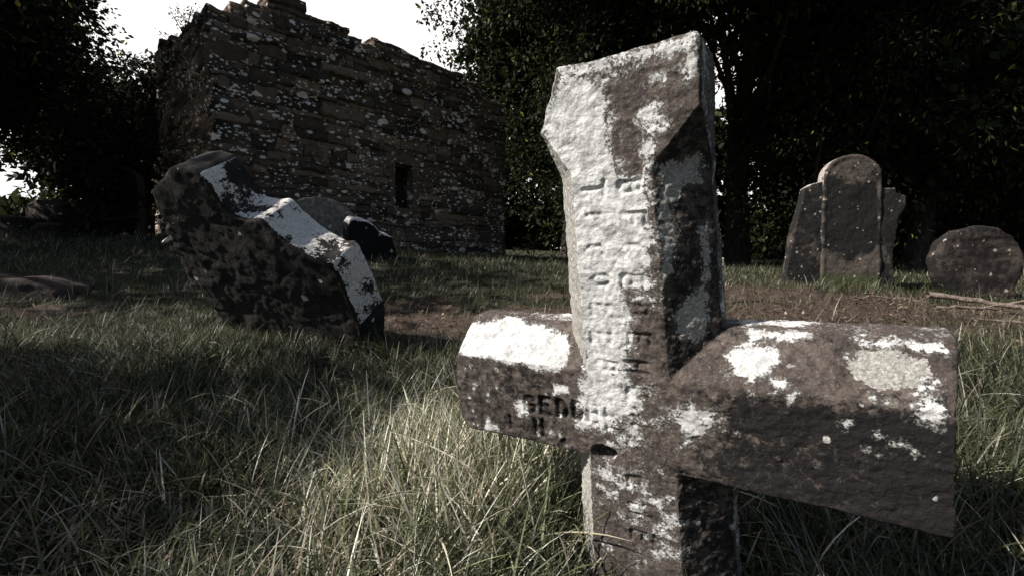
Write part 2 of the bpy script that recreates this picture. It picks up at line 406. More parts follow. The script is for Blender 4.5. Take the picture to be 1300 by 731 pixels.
LET = {'G': [(.62, .82, .4, 1), (.4, 1, .12, .85), (.12, .85, .0, .5), (.0, .5, .12, .12), (.12, .12, .4, 0), (.4, 0, .62, .15), (.62, .15, .62, .42), (.62, .42, .42, .42)],
       'E': [(.08, 0, .08, 1), (.08, 1, .6, 1), (.08, .52, .48, .52), (.08, 0, .6, 0)],
       'D': [(.08, 0, .08, 1), (.08, 1, .4, .95), (.4, .95, .62, .65), (.62, .65, .6, .3), (.6, .3, .4, .03), (.4, .03, .08, 0)],
       'B': [(.08, 0, .08, 1), (.08, 1, .5, .92), (.5, .92, .5, .6), (.5, .6, .08, .52), (.5, .5, .6, .2), (.6, .2, .45, 0), (.45, 0, .08, 0)],
       'L': [(.08, 0, .08, 1), (.08, 0, .58, 0)], 'I': [(.3, 0, .3, 1)], 'H': [(.08, 0, .08, 1), (.6, 0, .6, 1), (.08, .5, .6, .5)],
       'T': [(.33, 0, .33, 1), (0, 1, .66, 1)], 'P': [(.08, 0, .08, 1), (.08, 1, .5, .92), (.5, .92, .52, .6), (.52, .6, .08, .5)],
       'C': [(.6, .85, .35, 1), (.35, 1, .08, .75), (.08, .75, .08, .25), (.08, .25, .35, 0), (.35, 0, .6, .15)],
       'O': [(.3, 1, .05, .7), (.05, .7, .05, .3), (.05, .3, .3, 0), (.3, 0, .58, .3), (.58, .3, .58, .7), (.58, .7, .3, 1)],
       '.': [(.25, .1, .35, .2), (.3, .05, .3, .2)]}
STROKES = []                                       # (a0, b0, a1, b1, half width, depth)
def put(ch, a, b, h, depth=.0065, wid=.0058, rot=0, wx=1.0):
    c, s = math.cos(rot), math.sin(rot)
    for x0, y0, x1, y1 in LET[ch]:
        q = []
        for x, y in ((x0, y0), (x1, y1)):
            x = (x - .33) * h * wx; y = (y - .5) * h
            q += [a + c * x - s * y, b + s * x + c * y]
        STROKES.append((*q, wid, depth))
for ch, a in zip('GEDD', (-.268, -.219, -.168, -.122)): put(ch, a, -.108 + (a + .2) * .03, .046, .0085, .0074)
put('B', -.078, -.106, .05, .0055); put('L', -.034, -.112, .05, .006, .006)
put('I', -.336, -.176, .040, .0065); put('H', -.245, -.176, .044, .0085, .007); put('.', -.170, -.182, .05, .007, .008)
for k, ch in enumerate('TPCOLEB'): put(ch, -.042 + .006 * math.sin(k * 2.3), .445 - k * .07, .048, .0056, .0060, -math.pi / 2, .95)
for k, ch in enumerate('BECEBEHEH'): put(ch, .040 + .005 * math.sin(k * 1.7), .44 - k * .068, .049, .0058, .0060, -math.pi / 2, .95)
for k, ch in enumerate('EHE'): put(ch, .03, -.27 - k * .075, .056, .005, .0058, -math.pi / 2, .95)

def octo(b, aL, aR, cb, cl, cr, dl, dr, back=.05):
    """horizontal section of the shaft: front corners cut by cl / cr across and dl / dr deep"""
    return [(aL + cl, b, 0), (aR - cr, b, 0), (aR, b, -dr), (aR, b, cb + back), (aR - back, b, cb), (aL + back, b, cb), (aL, b, cb + back), (aL, b, -dl)]
sec = [octo(-.80, -.180, .242, -.215, .062, .108, .078, .095), octo(-.23, -.160, .226, -.21, .062, .108, .076, .092),
       octo(.10, -.155, .207, -.205, .064, .102, .074, .090), octo(.478, -.150, .190, -.2, .060, .104, .072, .086),
       octo(.582, -.166, .186, -.2, .004, .004, .004, .004, .03), octo(.685, -.120, .186, -.2, .004, .004, .004, .004, .02)]
# eased top edge
sec.append([(p[0] + (.006 if p[0] < 0 else -.004), .712, p[2] - .004 if p[2] > -.05 else p[2] + .004) for p in sec[-1]])
shaft_bm = loft(sec)
def arm_sec(a, top, ch, bot, back=-.195, cb=.03):
    return [(a, ch, 0), (a, top, -.098), (a, top, back + .02), (a, top - .03, back), (a, bot + .02, back), (a, bot, back + .02), (a, bot, -.012), (a, bot + .008, 0)]
arm_bm = loft([arm_sec(-.510, .070, -.01, -.20, -.17), arm_sec(-.494, .100, .010, -.229), [(q[0] + (.006 if q[2] < -.05 else (-.010 if q[1] > -.1 else .003)), q[1], q[2]) for q in arm_sec(.586, .114, .012, -.232)], [(q[0] + (.006 if q[2] < -.05 else (-.010 if q[1] > -.1 else .003)), q[1], q[2]) for q in arm_sec(.591, .109, .008, -.228, -.19)]])
hole_bm = convex([(-.058 + .037 * math.cos(t) * math.cos(q), -.209 + .024 * math.sin(t) * math.cos(q), .0 + .06 * math.sin(q)) for t in np.linspace(0, 2 * math.pi, 12)[:-1] for q in (-1.2, -.6, 0, .6, 1.2)])
V, N, F = carve([shaft_bm, arm_bm], .0030, [hole_bm])
front = smooth(.15, .55, N[:, 2])
disp = .0050 * fbm(V, 7, 3, 31) + .0022 * fbm(V, 30, 3, 32) + .0022 * fbm(V, 95, 3, 33) + .0028 * fbm(V * np.array([.35, 1, .6]), 55, 3, 34) - .004 * np.clip(fbm(V, 70, 2, 35) - .3, 0, 1)
# worn and chipped edges
chip = np.clip(fbm(V, 14, 4, 40) - .08, 0, 1) * .030
disp -= chip * smooth(.2, .75, 1 - np.abs(N).max(1))
wear = .35 + .65 * smooth(-.30, .30, fbm(V, 15, 3, 50)); wear = np.where(V[:, 0] < -.1, np.maximum(wear, .75), wear)
eng = np.zeros(len(V)); wob = .003 * np.stack([fbm(V, 45, 3, 51), fbm(V, 45, 3, 52)], 1)
for a0, b0, a1, b1, w, dp in STROKES:
    m = (V[:, 2] > -.03) & (N[:, 2] > .4) & (V[:, 0] > min(a0, a1) - .02) & (V[:, 0] < max(a0, a1) + .02) & (V[:, 1] > min(b0, b1) - .02) & (V[:, 1] < max(b0, b1) + .02)
    if not m.any(): continue
    pa, pb = V[m, 0] + wob[m, 0], V[m, 1] + wob[m, 1]
    ex, ey = a1 - a0, b1 - b0
    t = np.clip(((pa - a0) * ex + (pb - b0) * ey) / (ex * ex + ey * ey + 1e-12), 0, 1)
    d = np.hypot(pa - a0 - t * ex, pb - b0 - t * ey)
    eng[m] = np.maximum(eng[m], dp * (1 - smooth(w * .45, w * 1.15, d)))
gw = np.full(len(V), -1.0); gg = np.full(len(V), -1.0); gk = np.full(len(V), -1.0)
for polys, arr, sc in ((LICHEN_W, gw, .045), (LICHEN_G, gg, .035), (STAIN_K, gk, .07)):
    for q in polys:
        on_arm = max(p_[0] for p_ in q) < -.13 or min(p_[0] for p_ in q) > .2
        arr[:] = np.maximum(arr, poly_sd(V[:, 0], V[:, 1], q) / (sc * (.42 if on_arm and sc < .06 else 1)))
def field(g): return np.clip(.5 + g * .5, 0, 1)
topf = smooth(.5, .8, N[:, 1]) * smooth(-.2, .3, fbm(V, 6, 3, 60))
back = N[:, 2] < .02
W_ = np.where(back, np.maximum(.25 + .5 * topf, .38 + .35 * fbm(V, 5, 3, 61)), field(gw))
# the narrow left chamfer is pale grey, the right side a thin grey crust
leftch = (N[:, 0] < -.45) & (V[:, 0] < -.08) & (V[:, 0] > -.2)
G_ = np.where(back, .45 + .3 * fbm(V, 6, 3, 62), field(gg)); G_ = np.where(leftch, .72, G_)
W_ = np.where(leftch, np.minimum(W_, .42), W_)
G_ = np.where((N[:, 0] > .75) & (V[:, 0] < .25), .46 + .25 * fbm(V, 8, 3, 67), G_)
K_ = field(gk)
armf = (N[:, 2] > .4) & ((V[:, 0] > .09) | (V[:, 0] < -.16)) & (V[:, 1] < .2)
K_ = np.where(armf, np.maximum(K_, np.where(V[:, 0] > 0, (.26 + .52 * smooth(.02, -.03, V[:, 1]) + .12 * smooth(.3, .6, V[:, 0])) * smooth(.09, .26, V[:, 0] + .04 * fbm(V, 11, 2, 66)), .30 + .14 * smooth(.0, -.05, V[:, 1])) + .14 * fbm(V, 9, 3, 64)), K_)
K_ = np.where((N[:, 0] > .35) & (V[:, 0] > .09) & (V[:, 0] < .25) & (N[:, 2] > .1), np.maximum(K_, .58 + .2 * fbm(V, 12, 3, 65)), K_)  # right chamfer's shaded side blackened in colour, beyond its stains
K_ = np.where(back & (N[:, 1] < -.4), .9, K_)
K_ = np.maximum(K_, np.where(V[:, 0] < -.1, .85, .45) * np.clip(eng * wear / .006, 0, 1))
V2 = V + N * disp[:, None]; V2[:, 2] -= eng * wear
V2[:, 2] += .0012 * np.clip(gw, 0, .3) / .3 * (N[:, 2] > .3)
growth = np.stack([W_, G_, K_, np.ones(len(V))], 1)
cross = empty('grave_cross')
Rm = Matrix((AX_R.tolist(), AX_U.tolist(), AX_N.tolist())).transposed().to_4x4()
cross.matrix_world = Matrix.Translation(Vector((CROSS_C - BASE * AX_U).tolist())) @ Rm
tag(cross, 'large carved stone cross in the foreground, blotched with white lichen, leaning forward', 'cross')
V2[:, 1] += BASE
cen = V2[F].mean(1); V0 = V[F].mean(1)
isL = (V0[:, 0] < -.158) & (V0[:, 1] < .16) & (V0[:, 1] > -.27); isR = (V0[:, 0] > .215) & (V0[:, 1] < .16) & (V0[:, 1] > -.245)
# smooth normals of the whole skin keep the joint between shaft and arms invisible
whole = build_mesh('whole', V2, F, None); _, NN, _ = mesh_data(whole); bpy.data.meshes.remove(whole)
def piece(name, sel, parent):
    f = F[sel]; u_, inv = np.unique(f.ravel(), return_inverse=True)
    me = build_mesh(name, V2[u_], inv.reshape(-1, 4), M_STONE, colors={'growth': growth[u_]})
    me.normals_split_custom_set_from_vertices(NN[u_].tolist())
    return link(name, me, parent)
piece('shaft', ~(isL | isR), cross)
al = piece('arm', isL, cross); al['label'] = 'short arm with a white lichen crust along its sloping top and carved letters'
ar = piece('arm', isR, cross); ar['label'] = 'long arm with round lichen patches and black stains'

# ------------------------------------------------------------------ other stones
def growth_cols(n, r=0.0, g=0.0, b=0.0):
    c = np.zeros((n, 4)); c[:, 0] = r; c[:, 1] = g; c[:, 2] = b; c[:, 3] = 1; return c
def rough(V, N, amp, sc, seed, fine=.25):
    return V + N * (amp * fbm(V, sc, 4, seed) + amp * fine * fbm(V, sc * 6, 3, seed + 5))[:, None]
def frame(name, loc, e1, e2, n):
    e = empty(name); e.matrix_world = Matrix.Translation(Vector(loc)) @ Matrix((tuple(e1), tuple(e2), tuple(n))).transposed().to_4x4(); return e

M_DARK = mat_gravestone('black_lichened_slate', (.020, .018, .017), (.036, .031, .029), dark=(.012, .011, .0105), lich=(.56, .53, .50), spots=.05, spot_scale=20, darkamt=.35)
e1 = np.array([.928, -.371, 0]); e2 = np.array([-.195, -.489, .85]); e3 = np.cross(e1, e2)
nv = e3 / np.linalg.norm(e3)
LEAN = [(-.43, .675), (-.208, .722), (-.065, .635), (-.062, .486), (-.004, .385), (.188, .378), (.254, .266), (.381, .134), (.559, .046), (.575, -.23), (.60, -.49), (.52, -.88), (-.55, -1.0), (-.817, -.388), (-.81, .122), (-.882, .199), (-.69, .259), (-.671, .405), (-.60, .56)]
LEAN = [(-.43, .675), (-.33, .715), (-.208, .722), (-.12, .69), (-.065, .60), (-.062, .486), (-.02, .40), (.06, .375), (.188, .378), (.225, .30), (.30, .20), (.381, .134), (.47, .075), (.559, .066), (.572, -.05), (.562, -.23), (.545, -.47), (.40, -.80), (-.50, -1.0), (-.80, -.42), (-.835, .02), (-.80, .10), (-.90, .19), (-.885, .235), (-.72, .265), (-.735, .33), (-.66, .37), (-.685, .45), (-.62, .58), (-.52, .64)]
V, N, F = carve([prism(LEAN, 0, -.29, .018)], .013)
edge = np.abs(N[:, 2]) < .6
up = N[:, 0] * e1[2] + N[:, 1] * e2[2] + N[:, 2] * nv[2]
lw = np.where(edge & (V[:, 0] > -.11) & (V[:, 1] > .0) & (up > -.3), .57 + .75 * fbm(V, 3.6, 4, 69), 0.0)
lw = np.where(edge & (N[:, 0] > .6) & (V[:, 1] < .06) & (V[:, 1] > -.42), .62 + .2 * fbm(V, 8, 2, 70), lw)
lw = np.where(edge & (V[:, 0] < -.78) & (np.abs(V[:, 1] - .2) < .04), .8, lw)
lw = np.where((V[:, 2] > -.03) & ~edge, lw * .3, lw)
rock = np.where(edge, 1.0, 1.0) * .05
crack = np.clip(.10 - np.abs(fbm(V * np.array([1, 1.6, 1]), 2.6, 3, 74)), 0, 1)
V = V + N * (rock * .26 * fbm(V, 2.2, 3, 71) + .009 * fbm(V, 9, 4, 72) + .004 * fbm(V, 30, 3, 73) - .05 * crack)[:, None]
le = frame('leaning_headstone', (-1.583, 2.951, .774), e1, e2, nv)
tag(le, 'dark broken headstone leaning steeply left in the long grass, white lichen on its upper edge', 'headstone')
# keep the Empty on the thing's base
sh = -.95
le.matrix_world = le.matrix_world @ Matrix.Translation((0, sh, 0)); V[:, 1] -= sh
link('slab', build_mesh('slab', V, F, M_DARK, colors={'growth': growth_cols(len(V), lw, 0, .15 + .5 * smooth(.1, -.5, V[:, 1]))}), le)

M_SHOULDER = mat_gravestone('brown_sandstone', (.050, .040, .034), (.100, .081, .068), dark=(.013, .012, .011), lich=(.34, .30, .27), spots=.10, spot_scale=34, darkamt=.6, green=.9)
a = math.radians(-8)
e1 = np.array([math.cos(a), math.sin(a), 0]); nv = np.array([math.sin(a), -math.cos(a), 0]); nv = nv + np.array([0, 0, .06]); nv /= np.linalg.norm(nv)
e2 = np.cross(nv, e1)
hs = frame('shouldered_headstone', (4.12, 5.55, .42), e1, e2, nv)
tag(hs, 'tall arched headstone with stepped shoulders and brown face before the dark trees', 'headstone')
arch = [(-.33, -.3), (-.30, 1.42)] + [(.03 - .33 * math.cos(t), 1.42 + .30 * math.sin(t)) for t in np.linspace(.12, math.pi - .12, 18)] + [(.36, 1.40), (.34, -.3)]
V, N, F = carve([prism(arch, .012, -.15, .012)], .013)
sdA = poly_sd(V[:, 0], V[:, 1], arch)
V[:, 2] -= .007 * smooth(.035, .055, sdA + .008 * fbm(V, 9, 2, 84)) * (N[:, 2] > .5)
dk = smooth(.25, -.1, np.abs(V[:, 1] - .95) - .30) * 1.0 * smooth(.0, .09, sdA + .05 * fbm(V, 5, 3, 88)) - .05 + .25 * fbm(V, 4, 2, 81)
lwa = np.where((N[:, 2] < .5) & (V[:, 1] > 1.3), .6, .0)
dk = np.where(V[:, 1] < .42, -.25, dk)
V = rough(V, N, .018, 5, 80)
link('arched_slab', build_mesh('arched_slab', V, F, M_SHOULDER, colors={'growth': growth_cols(len(V), lwa, smooth(.45, .05, V[:, 1]), dk)}), hs)
wings = [(-.84, -.3), (-.74, .10), (-.62, .80), (-.52, 1.22), (-.505, 1.325), (-.42, 1.375), (-.30, 1.40), (0, 1.40), (.315, 1.30), (.52, 1.305), (.535, 1.25), (.64, 1.20), (.63, 1.08), (.55, .95), (.50, .5), (.52, -.3)]
V, N, F = carve([prism(wings, -.010, -.17, .012)], .013)
lw = np.where((N[:, 1] > .6) & (V[:, 1] > 1.2), .85, .12 + .3 * fbm(V, 7, 3, 85))
V = rough(V, N, .018, 5, 83, .4)
link('shoulder_slab', build_mesh('shoulder_slab', V, F, M_SHOULDER, colors={'growth': growth_cols(len(V), lw, 0, .25)}), hs)

M_ROUND = mat_gravestone('layered_brown_stone', (.040, .031, .027), (.085, .066, .056), dark=(.016, .013, .012), lich=(.36, .31, .26), spots=.14, spot_scale=26, darkamt=.5)
def simple_stone(name, label, outline, loc, yaw, tilt_back, thick, mat, seed, amp=.02, vox=.014, lich_lit_top=0.0, blk=.3, roll=0, layered=0.0):
    V, N, F = carve([prism(outline, 0, -thick, .02)], vox)
    lw = np.where((N[:, 1] > .45), lich_lit_top, 0.0)
    V = rough(V, N, amp, 4, seed)
    if layered: V = V + N * (layered * fbm(V * np.array([1.2, 16, 1.2]), 1, 3, seed + 9))[:, None]
    R = Matrix.Rotation(yaw, 4, 'Z') @ Matrix.Rotation(tilt_back, 4, 'X') @ Matrix.Rotation(roll, 4, 'Y') @ Matrix.Rotation(math.pi / 2, 4, 'X')
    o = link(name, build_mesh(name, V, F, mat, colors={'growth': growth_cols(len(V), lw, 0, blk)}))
    o.matrix_world = Matrix.Translation(Vector(loc)) @ R
    tag(o, label, 'headstone')
    return o
rd = [(.92 * q[0], q[1]) for q in [(-.36, -.35), (-.35, .12), (-.47, .32), (-.50, .52), (-.40, .72), (-.2, .84), (0, .87), (.2, .84), (.4, .73), (.51, .52), (.50, .38), (.36, .12), (.40, -.35)]]
simple_stone('round_headstone', 'squat round-topped brown headstone low beside scattered branches', rd, (5.43, 5.2, .38), math.radians(-6), math.radians(-6), .2, M_ROUND, 90, .02, .015, .35, .25, math.radians(-3), .012)
M_GREY = mat_gravestone('grey_brown_stone', (.10, .086, .074), (.22, .19, .165), dark=(.02, .018, .017), lich=(.45, .42, .38), spots=.04, darkamt=.25)
simple_stone('upright_headstone', 'plain grey headstone edge cut off by the frame beside the round stone', [(-.25, -.3), (-.24, .55), (-.15, .62), (.3, .62), (.32, -.3)], (6.02, 5.0, .36), math.radians(-10), 0, .14, M_GREY, 93, .012, .014, .1, .2)
disc = [(-.62, -.3), (-.55, .45)] + [(-.02 - .56 * math.cos(t), .42 + .52 * math.sin(t)) for t in np.linspace(.1, math.pi - .1, 14)] + [(.55, .40), (.56, -.3)]
simple_stone('rounded_headstone', 'grey-brown round-headed headstone half hidden behind the leaning slab', disc, (-2.80, 6.7, .86), math.radians(20), math.radians(-8), .18, M_GREY, 96, .015, .015, .45, -.5)
shard = [(-.40, -.3), (-.36, .50), (-.30, .60), (-.10, .58), (.02, .52), (.14, .40), (.30, .36), (.34, .25), (.42, -.05), (.46, -.3)]
sd_o = simple_stone('jagged_headstone', 'small jagged black headstone with a white upper edge standing before the ruin wall', shard, (-2.08, 6.75, .84), math.radians(34), math.radians(14), .30, M_DARK, 99, .02, .015, .9, .9)  # its lit upper edge is painted white through the top value
M_FLAT = mat_gravestone('earthy_flat_stone', (.030, .023, .020), (.058, .043, .037), dark=(.016, .013, .012), lich=(.4, .36, .33), spots=.04, darkamt=.2)
fl = [(-.75, -.16), (-.8, .24), (-.4, .28), (.1, .25), (.38, .15), (.46, -.04), (.3, -.18)]
o = simple_stone('flat_stone', 'low earth-brown stone sunk in the grass, left of the leaning headstone', fl, (-4.75, 4.3, .42), math.radians(4), 0, .5, M_FLAT, 103, .03, .02, .1, 0, 0, .012); o['category'] = 'stone'
M_RUB = mat_gravestone('dark_rubble_stone', (.04, .033, .029), (.09, .072, .06), dark=(.015, .013, .012), lich=(.5, .45, .4), spots=.06, darkamt=.35)
def boulder(loc, s, seed, mat, rz, label):
    import bmesh
    bm = bmesh.new(); bmesh.ops.create_icosphere(bm, subdivisions=4, radius=1)
    me = bpy.data.meshes.new('tmp'); bm.to_mesh(me); bm.free(); V, N, F = mesh_data(me); bpy.data.meshes.remove(me)
    V = np.sign(V) * np.abs(V) ** .72
    V = V + V * (.22 * fbm(V, 1.1, 3, seed) + .05 * fbm(V, 5, 3, seed + 2))[:, None]
    V *= np.array(s)
    o = link('fallen_stone', build_mesh('fallen_stone', V, F, mat, colors={'growth': growth_cols(len(V), 0, 0, .2)}))
    o.location = loc; o.rotation_euler = (0, 0, rz)
    return tag(o, label, 'stone', 'fallen stones under the left trees')
for (x, y, sx, sy, sz, rz, lab) in [(-9.9, 9.0, .62, .4, .30, .1, 'largest dark fallen stone under the left trees, cut by the picture edge'),
        (-9.1, 9.1, .38, .3, .20, -.3, 'middle-sized rounded fallen stone beside the largest one under the trees'),
        (-8.6, 9.3, .30, .24, .13, .4, 'lowest flat fallen stone, nearest the ruin under the left trees'),
        (-9.55, 9.6, .45, .3, .50, .2, 'tallest fallen stone rising behind the others under the trees')]:
    boulder((x, y, H1(x, y) + sz * .45), (sx, sy, sz), int(abs(x * 31)), M_RUB, rz, lab)
# wooden stake behind the shaft
V, F = tube([(0, 0, -.2), (.004, 0, .2), (0, 0, .40)], [.026, .026, .025], 10)
V, F_ = V, F
st = empty('grave_marker', (2.05, 4.5, H1(2.05, 4.5)))
tag(st, 'thin dark marker post with a pale top, just behind the cross shaft', 'post')
M_DW = mat_deadwood()
m_ = NT('black_stake'); M_STK = m_.done((.02, .018, .016))
link('post', build_mesh('post', V, F, M_STK), st)
bmv = prism([(-.032, .36), (-.034, .44), (.034, .45), (.032, .36)], .03, -.03, .006)
V, N, F = carve([bmv], .006)
V = V[:, [0, 2, 1]] * np.array([1, -1, 1])
m_ = NT('pale_end_grain'); link('cap', build_mesh('cap', V, F, m_.done((.42, .36, .28))), st)

# ------------------------------------------------------------------ ruin
def lay_courses(L, Ht, seed):
    r = np.random.default_rng(seed); v = [0.0]; rows = []
    while v[-1] < Ht:
        h = r.choice([.10, .14, .19, .26, .34], p=[.18, .3, .28, .16, .08]) * r.uniform(.85, 1.15); v.append(v[-1] + h)
        us = [0.0]; first = True
        while us[-1] < L:
            l = np.clip(r.lognormal(-1.0, .5), .14, 1.0) * (1.2 if h > .2 else 1)
            if first: l = r.choice([.32, .6]); first = False
            us.append(us[-1] + l)
        rows.append((np.array(us), r))
    return np.array(v), rows
def masonry(L, Ht, top, seed, res, thick, holes=(), flip=False):
    nu, nv_ = int(L / res) + 1, int(Ht / res) + 1
    U, Vv = np.meshgrid(np.linspace(0, L, nu), np.linspace(0, Ht, nv_)); u, v = U.ravel(), Vv.ravel()
    p = xyz(u, v) + seed
    uw = u + .06 * fbm(p, 2.2, 3, seed) + .025 * fbm(p, 8, 2, seed + 1)
    vw = v + .10 * fbm(p, .9, 3, seed + 2) + .035 * fbm(p, 5, 2, seed + 3)
    vs, rows = lay_courses(L + 1, Ht + 1, seed)
    ci = np.clip(np.searchsorted(vs, vw) - 1, 0, len(rows) - 1)
    hgt = np.zeros(len(u)); tone = np.zeros(len(u)); joint = np.zeros(len(u)); keep = np.zeros(len(u), bool); lich = np.zeros(len(u))
    for c, (us, _) in enumerate(rows):
        m = ci == c
        if not m.any(): continue
        r = np.random.default_rng(seed * 100 + c)
        x = (L - uw[m]) if flip else uw[m]; y = vw[m]
        si = np.clip(np.searchsorted(us, x) - 1, 0, len(us) - 2)
        k = len(us)
        off = r.normal(0, .030, k); tl = r.normal(0, .07, k); tv = r.normal(0, .12, k); tn = r.beta(1.6, 2.4, k); lk = r.random(k); sub = r.random(k)
        cu = (us[si] + us[si + 1]) / 2; cv = (vs[c] + vs[c + 1]) / 2
        d = np.minimum(np.minimum(x - us[si], us[si + 1] - x), np.minimum(y - vs[c], vs[c + 1] - y))
        edge = np.clip(1 - d / .028, 0, 1)
        hgt[m] = off[si] + tl[si] * (x - cu) * .5 + tv[si] * (y - cv) - .050 * edge ** 2
        tone[m] = tn[si]; joint[m] = np.clip(1 - d / .012, 0, 1); lich[m] = lk[si]
        cc = (L - cu) if flip else cu
        keep[m] = cv < np.interp(cc, top[0], top[1]) + r.normal(0, .05, k)[si]
    hgt += .034 * fbm(p, 5, 4, seed + 5) + .011 * fbm(p, 22, 3, seed + 6)
    for (u0, u1, v0, v1) in holes: keep &= ~((u > u0) & (u < u1) & (v > v0) & (v < v1))
    K = keep.reshape(U.shape); cell = K[:-1, :-1] & K[1:, :-1] & K[:-1, 1:] & K[1:, 1:]
    idx = np.arange(len(u)).reshape(U.shape)
    a, b, c, d = idx[:-1, :-1][cell], idx[:-1, 1:][cell], idx[1:, 1:][cell], idx[1:, :-1][cell]
    Ff = np.stack([a, b, c, d], 1); n = len(u)
    Fb = Ff[:, ::-1] + n
    E = np.concatenate([Ff[:, [0, 1]], Ff[:, [1, 2]], Ff[:, [2, 3]], Ff[:, [3, 0]]])
    key = np.sort(E, 1); kk = key[:, 0].astype(np.int64) * n + key[:, 1]
    _, inv, cnt = np.unique(kk, return_inverse=True, return_counts=True)
    Eb = E[cnt[inv] == 1]
    Fs = np.stack([Eb[:, 1], Eb[:, 0], Eb[:, 0] + n, Eb[:, 1] + n], 1)
    P = np.concatenate([xyz(u, v, hgt), xyz(u + .02 * fbm(p, 6, 2, 7), v + .03 * fbm(p, 6, 2, 8), -thick + .03 * fbm(p, 4, 3, seed + 9))])
    Fa = np.concatenate([Ff, Fb, Fs]); us_, iv = np.unique(Fa.ravel(), return_inverse=True)
    colr = np.stack([tone, joint, lich, np.ones(n)], 1); colr = np.concatenate([colr, colr * np.array([1, 0, 1, 1])])
    return P[us_], iv.reshape(-1, 4), colr[us_]
M_WALL = mat_masonry()
Z0 = .55
ruin = empty('chapel_ruin', (-5.0, 7.7, Z0))
tag(ruin, 'roofless stone chapel ruin with ragged wall tops and one slit window', 'ruin')
s2 = math.sqrt(.5)
def wall_part(name, P, F, C_, loc, eu, en, label):
    o = link(name, build_mesh(name, P, F, M_WALL, True, {'stone': C_}), ruin)
    o.matrix_local = Matrix.Translation(Vector(loc)) @ Matrix((eu, (0, 0, 1), en)).transposed().to_4x4(); o['label'] = label; return o
LT = (np.array([0, .15, .30, .45, .70, .89, 1.30, 1.44, 1.55, 2.23, 3.08, 3.5, 4.48, 5.3, 5.67, 6.2, 6.77]),
      np.array([4.95, 5.00, 5.18, 5.26, 5.55, 5.72, 5.78, 5.74, 5.50, 5.36, 5.32, 5.40, 5.49, 5.42, 5.34, 5.1, 4.92]) - Z0)
WIN = (3.42, 3.92, 1.99 - Z0, 2.98 - Z0)
P, F, C_ = masonry(6.80, 5.4, LT, 5, .019, .62, [WIN])
wall_part('side_wall', P, F, C_, (.014, .014, 0), (s2, s2, 0), (s2, -s2, 0), 'long rubble wall flecked with pale lichen, with a slit window')
EL = 6.2
ET = (np.array([0, .6, 1.2, 2.0, 2.6, 3.4, 4.2, 4.9, 5.5, 6.2]), np.array([5.9, 5.85, 5.8, 5.75, 5.6, 5.45, 5.35, 5.2, 4.95, 4.75]) - Z0)
P, F, C_ = masonry(EL, 5.6, ET, 8, .026, .6, (), True)
wall_part('end_wall', P, F, C_, (-s2 * EL, s2 * EL, 0), (s2, -s2, 0), (-s2, -s2, 0), 'shaded end wall on the left of the corner')
BT = (np.array([0, 2, 4, 6.8]), np.array([4.4, 4.1, 4.2, 3.9]) - Z0)
P, F, C_ = masonry(6.8, 4.2, BT, 13, .06, .6)
wall_part('rear_wall', P, F, C_, (-s2 * 5.2, s2 * 5.2, 0), (s2, s2, 0), (s2, -s2, 0), 'far inner wall seen dimly through the window')
def block(name, sz, loc_uvc, seed, label=None):
    nm_dark = name == 'window_dark_back'  # added backing, coloured near black to stand for the unlit opening
    x, y, z = sz
    V, N, F = carve([prism([(-x / 2, -y / 2), (x / 2, -y / 2), (x / 2, y / 2), (-x / 2, y / 2)], z / 2, -z / 2, .012)], .015)
    V = rough(V, N, .016, 7, seed)
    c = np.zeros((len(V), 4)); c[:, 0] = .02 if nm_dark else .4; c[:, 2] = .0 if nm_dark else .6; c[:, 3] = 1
    return V, F, c
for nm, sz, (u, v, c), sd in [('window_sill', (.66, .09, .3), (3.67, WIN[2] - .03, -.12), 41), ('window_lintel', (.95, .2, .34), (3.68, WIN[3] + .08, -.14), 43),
                              ('window_jamb', (.15, .98, .3), (3.96, (WIN[2] + WIN[3]) / 2, -.135), 45), ('window_dark_back', (.62, 1.1, .16), (3.67, (WIN[2] + WIN[3]) / 2, -.55), 49), ('window_jamb', (.13, .98, .3), (3.36, (WIN[2] + WIN[3]) / 2, -.14), 47)]:
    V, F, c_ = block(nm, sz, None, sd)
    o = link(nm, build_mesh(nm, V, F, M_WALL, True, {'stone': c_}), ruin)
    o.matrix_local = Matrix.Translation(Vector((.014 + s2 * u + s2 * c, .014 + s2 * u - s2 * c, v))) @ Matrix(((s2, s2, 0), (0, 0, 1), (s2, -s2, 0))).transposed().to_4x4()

# ------------------------------------------------------------------ grass
HALF_TAN = .60
def blades(x, y, z, L, W, yaw, lean, curl, seg, tint):
    """ribbon blades; lean = start angle from vertical, curl = extra bend to the tip"""
    n = len(x); ts = np.linspace(0, 1, seg + 1)
    px = np.zeros((n, seg + 1)); pz = np.zeros((n, seg + 1))
    for k in range(seg):
        ang = lean + curl * (k + .5) / seg
        px[:, k + 1] = px[:, k] + np.sin(ang) * L / seg; pz[:, k + 1] = pz[:, k] + np.cos(ang) * L / seg
    cx, sx = np.cos(yaw), np.sin(yaw)
    wv = W[:, None] * (1 - ts[None, :] ** 1.6) * (.55 + .45 * np.minimum(1, ts[None, :] * 5)) * .5 + .0003
    tw = RNG.uniform(-.9, .9, n)[:, None] * ts[None, :]
    ox = -sx[:, None] * np.cos(tw) * wv; oy = cx[:, None] * np.cos(tw) * wv; oz = np.sin(tw) * wv
    bx = x[:, None] + cx[:, None] * px; by = y[:, None] + sx[:, None] * px; bz = z[:, None] + pz
    V = np.stack([np.stack([bx - ox, by - oy, bz - oz], 2), np.stack([bx + ox, by + oy, bz + oz], 2)], 2)  # n,seg+1,2,3
    base = (np.arange(n) * (seg + 1) * 2)[:, None] + (np.arange(seg) * 2)[None, :]
    F = np.stack([base, base + 1, base + 3, base + 2], 2).reshape(-1, 4)
    C = np.repeat(tint, (seg + 1) * 2, 0)
    return V.reshape(-1, 3), F, C
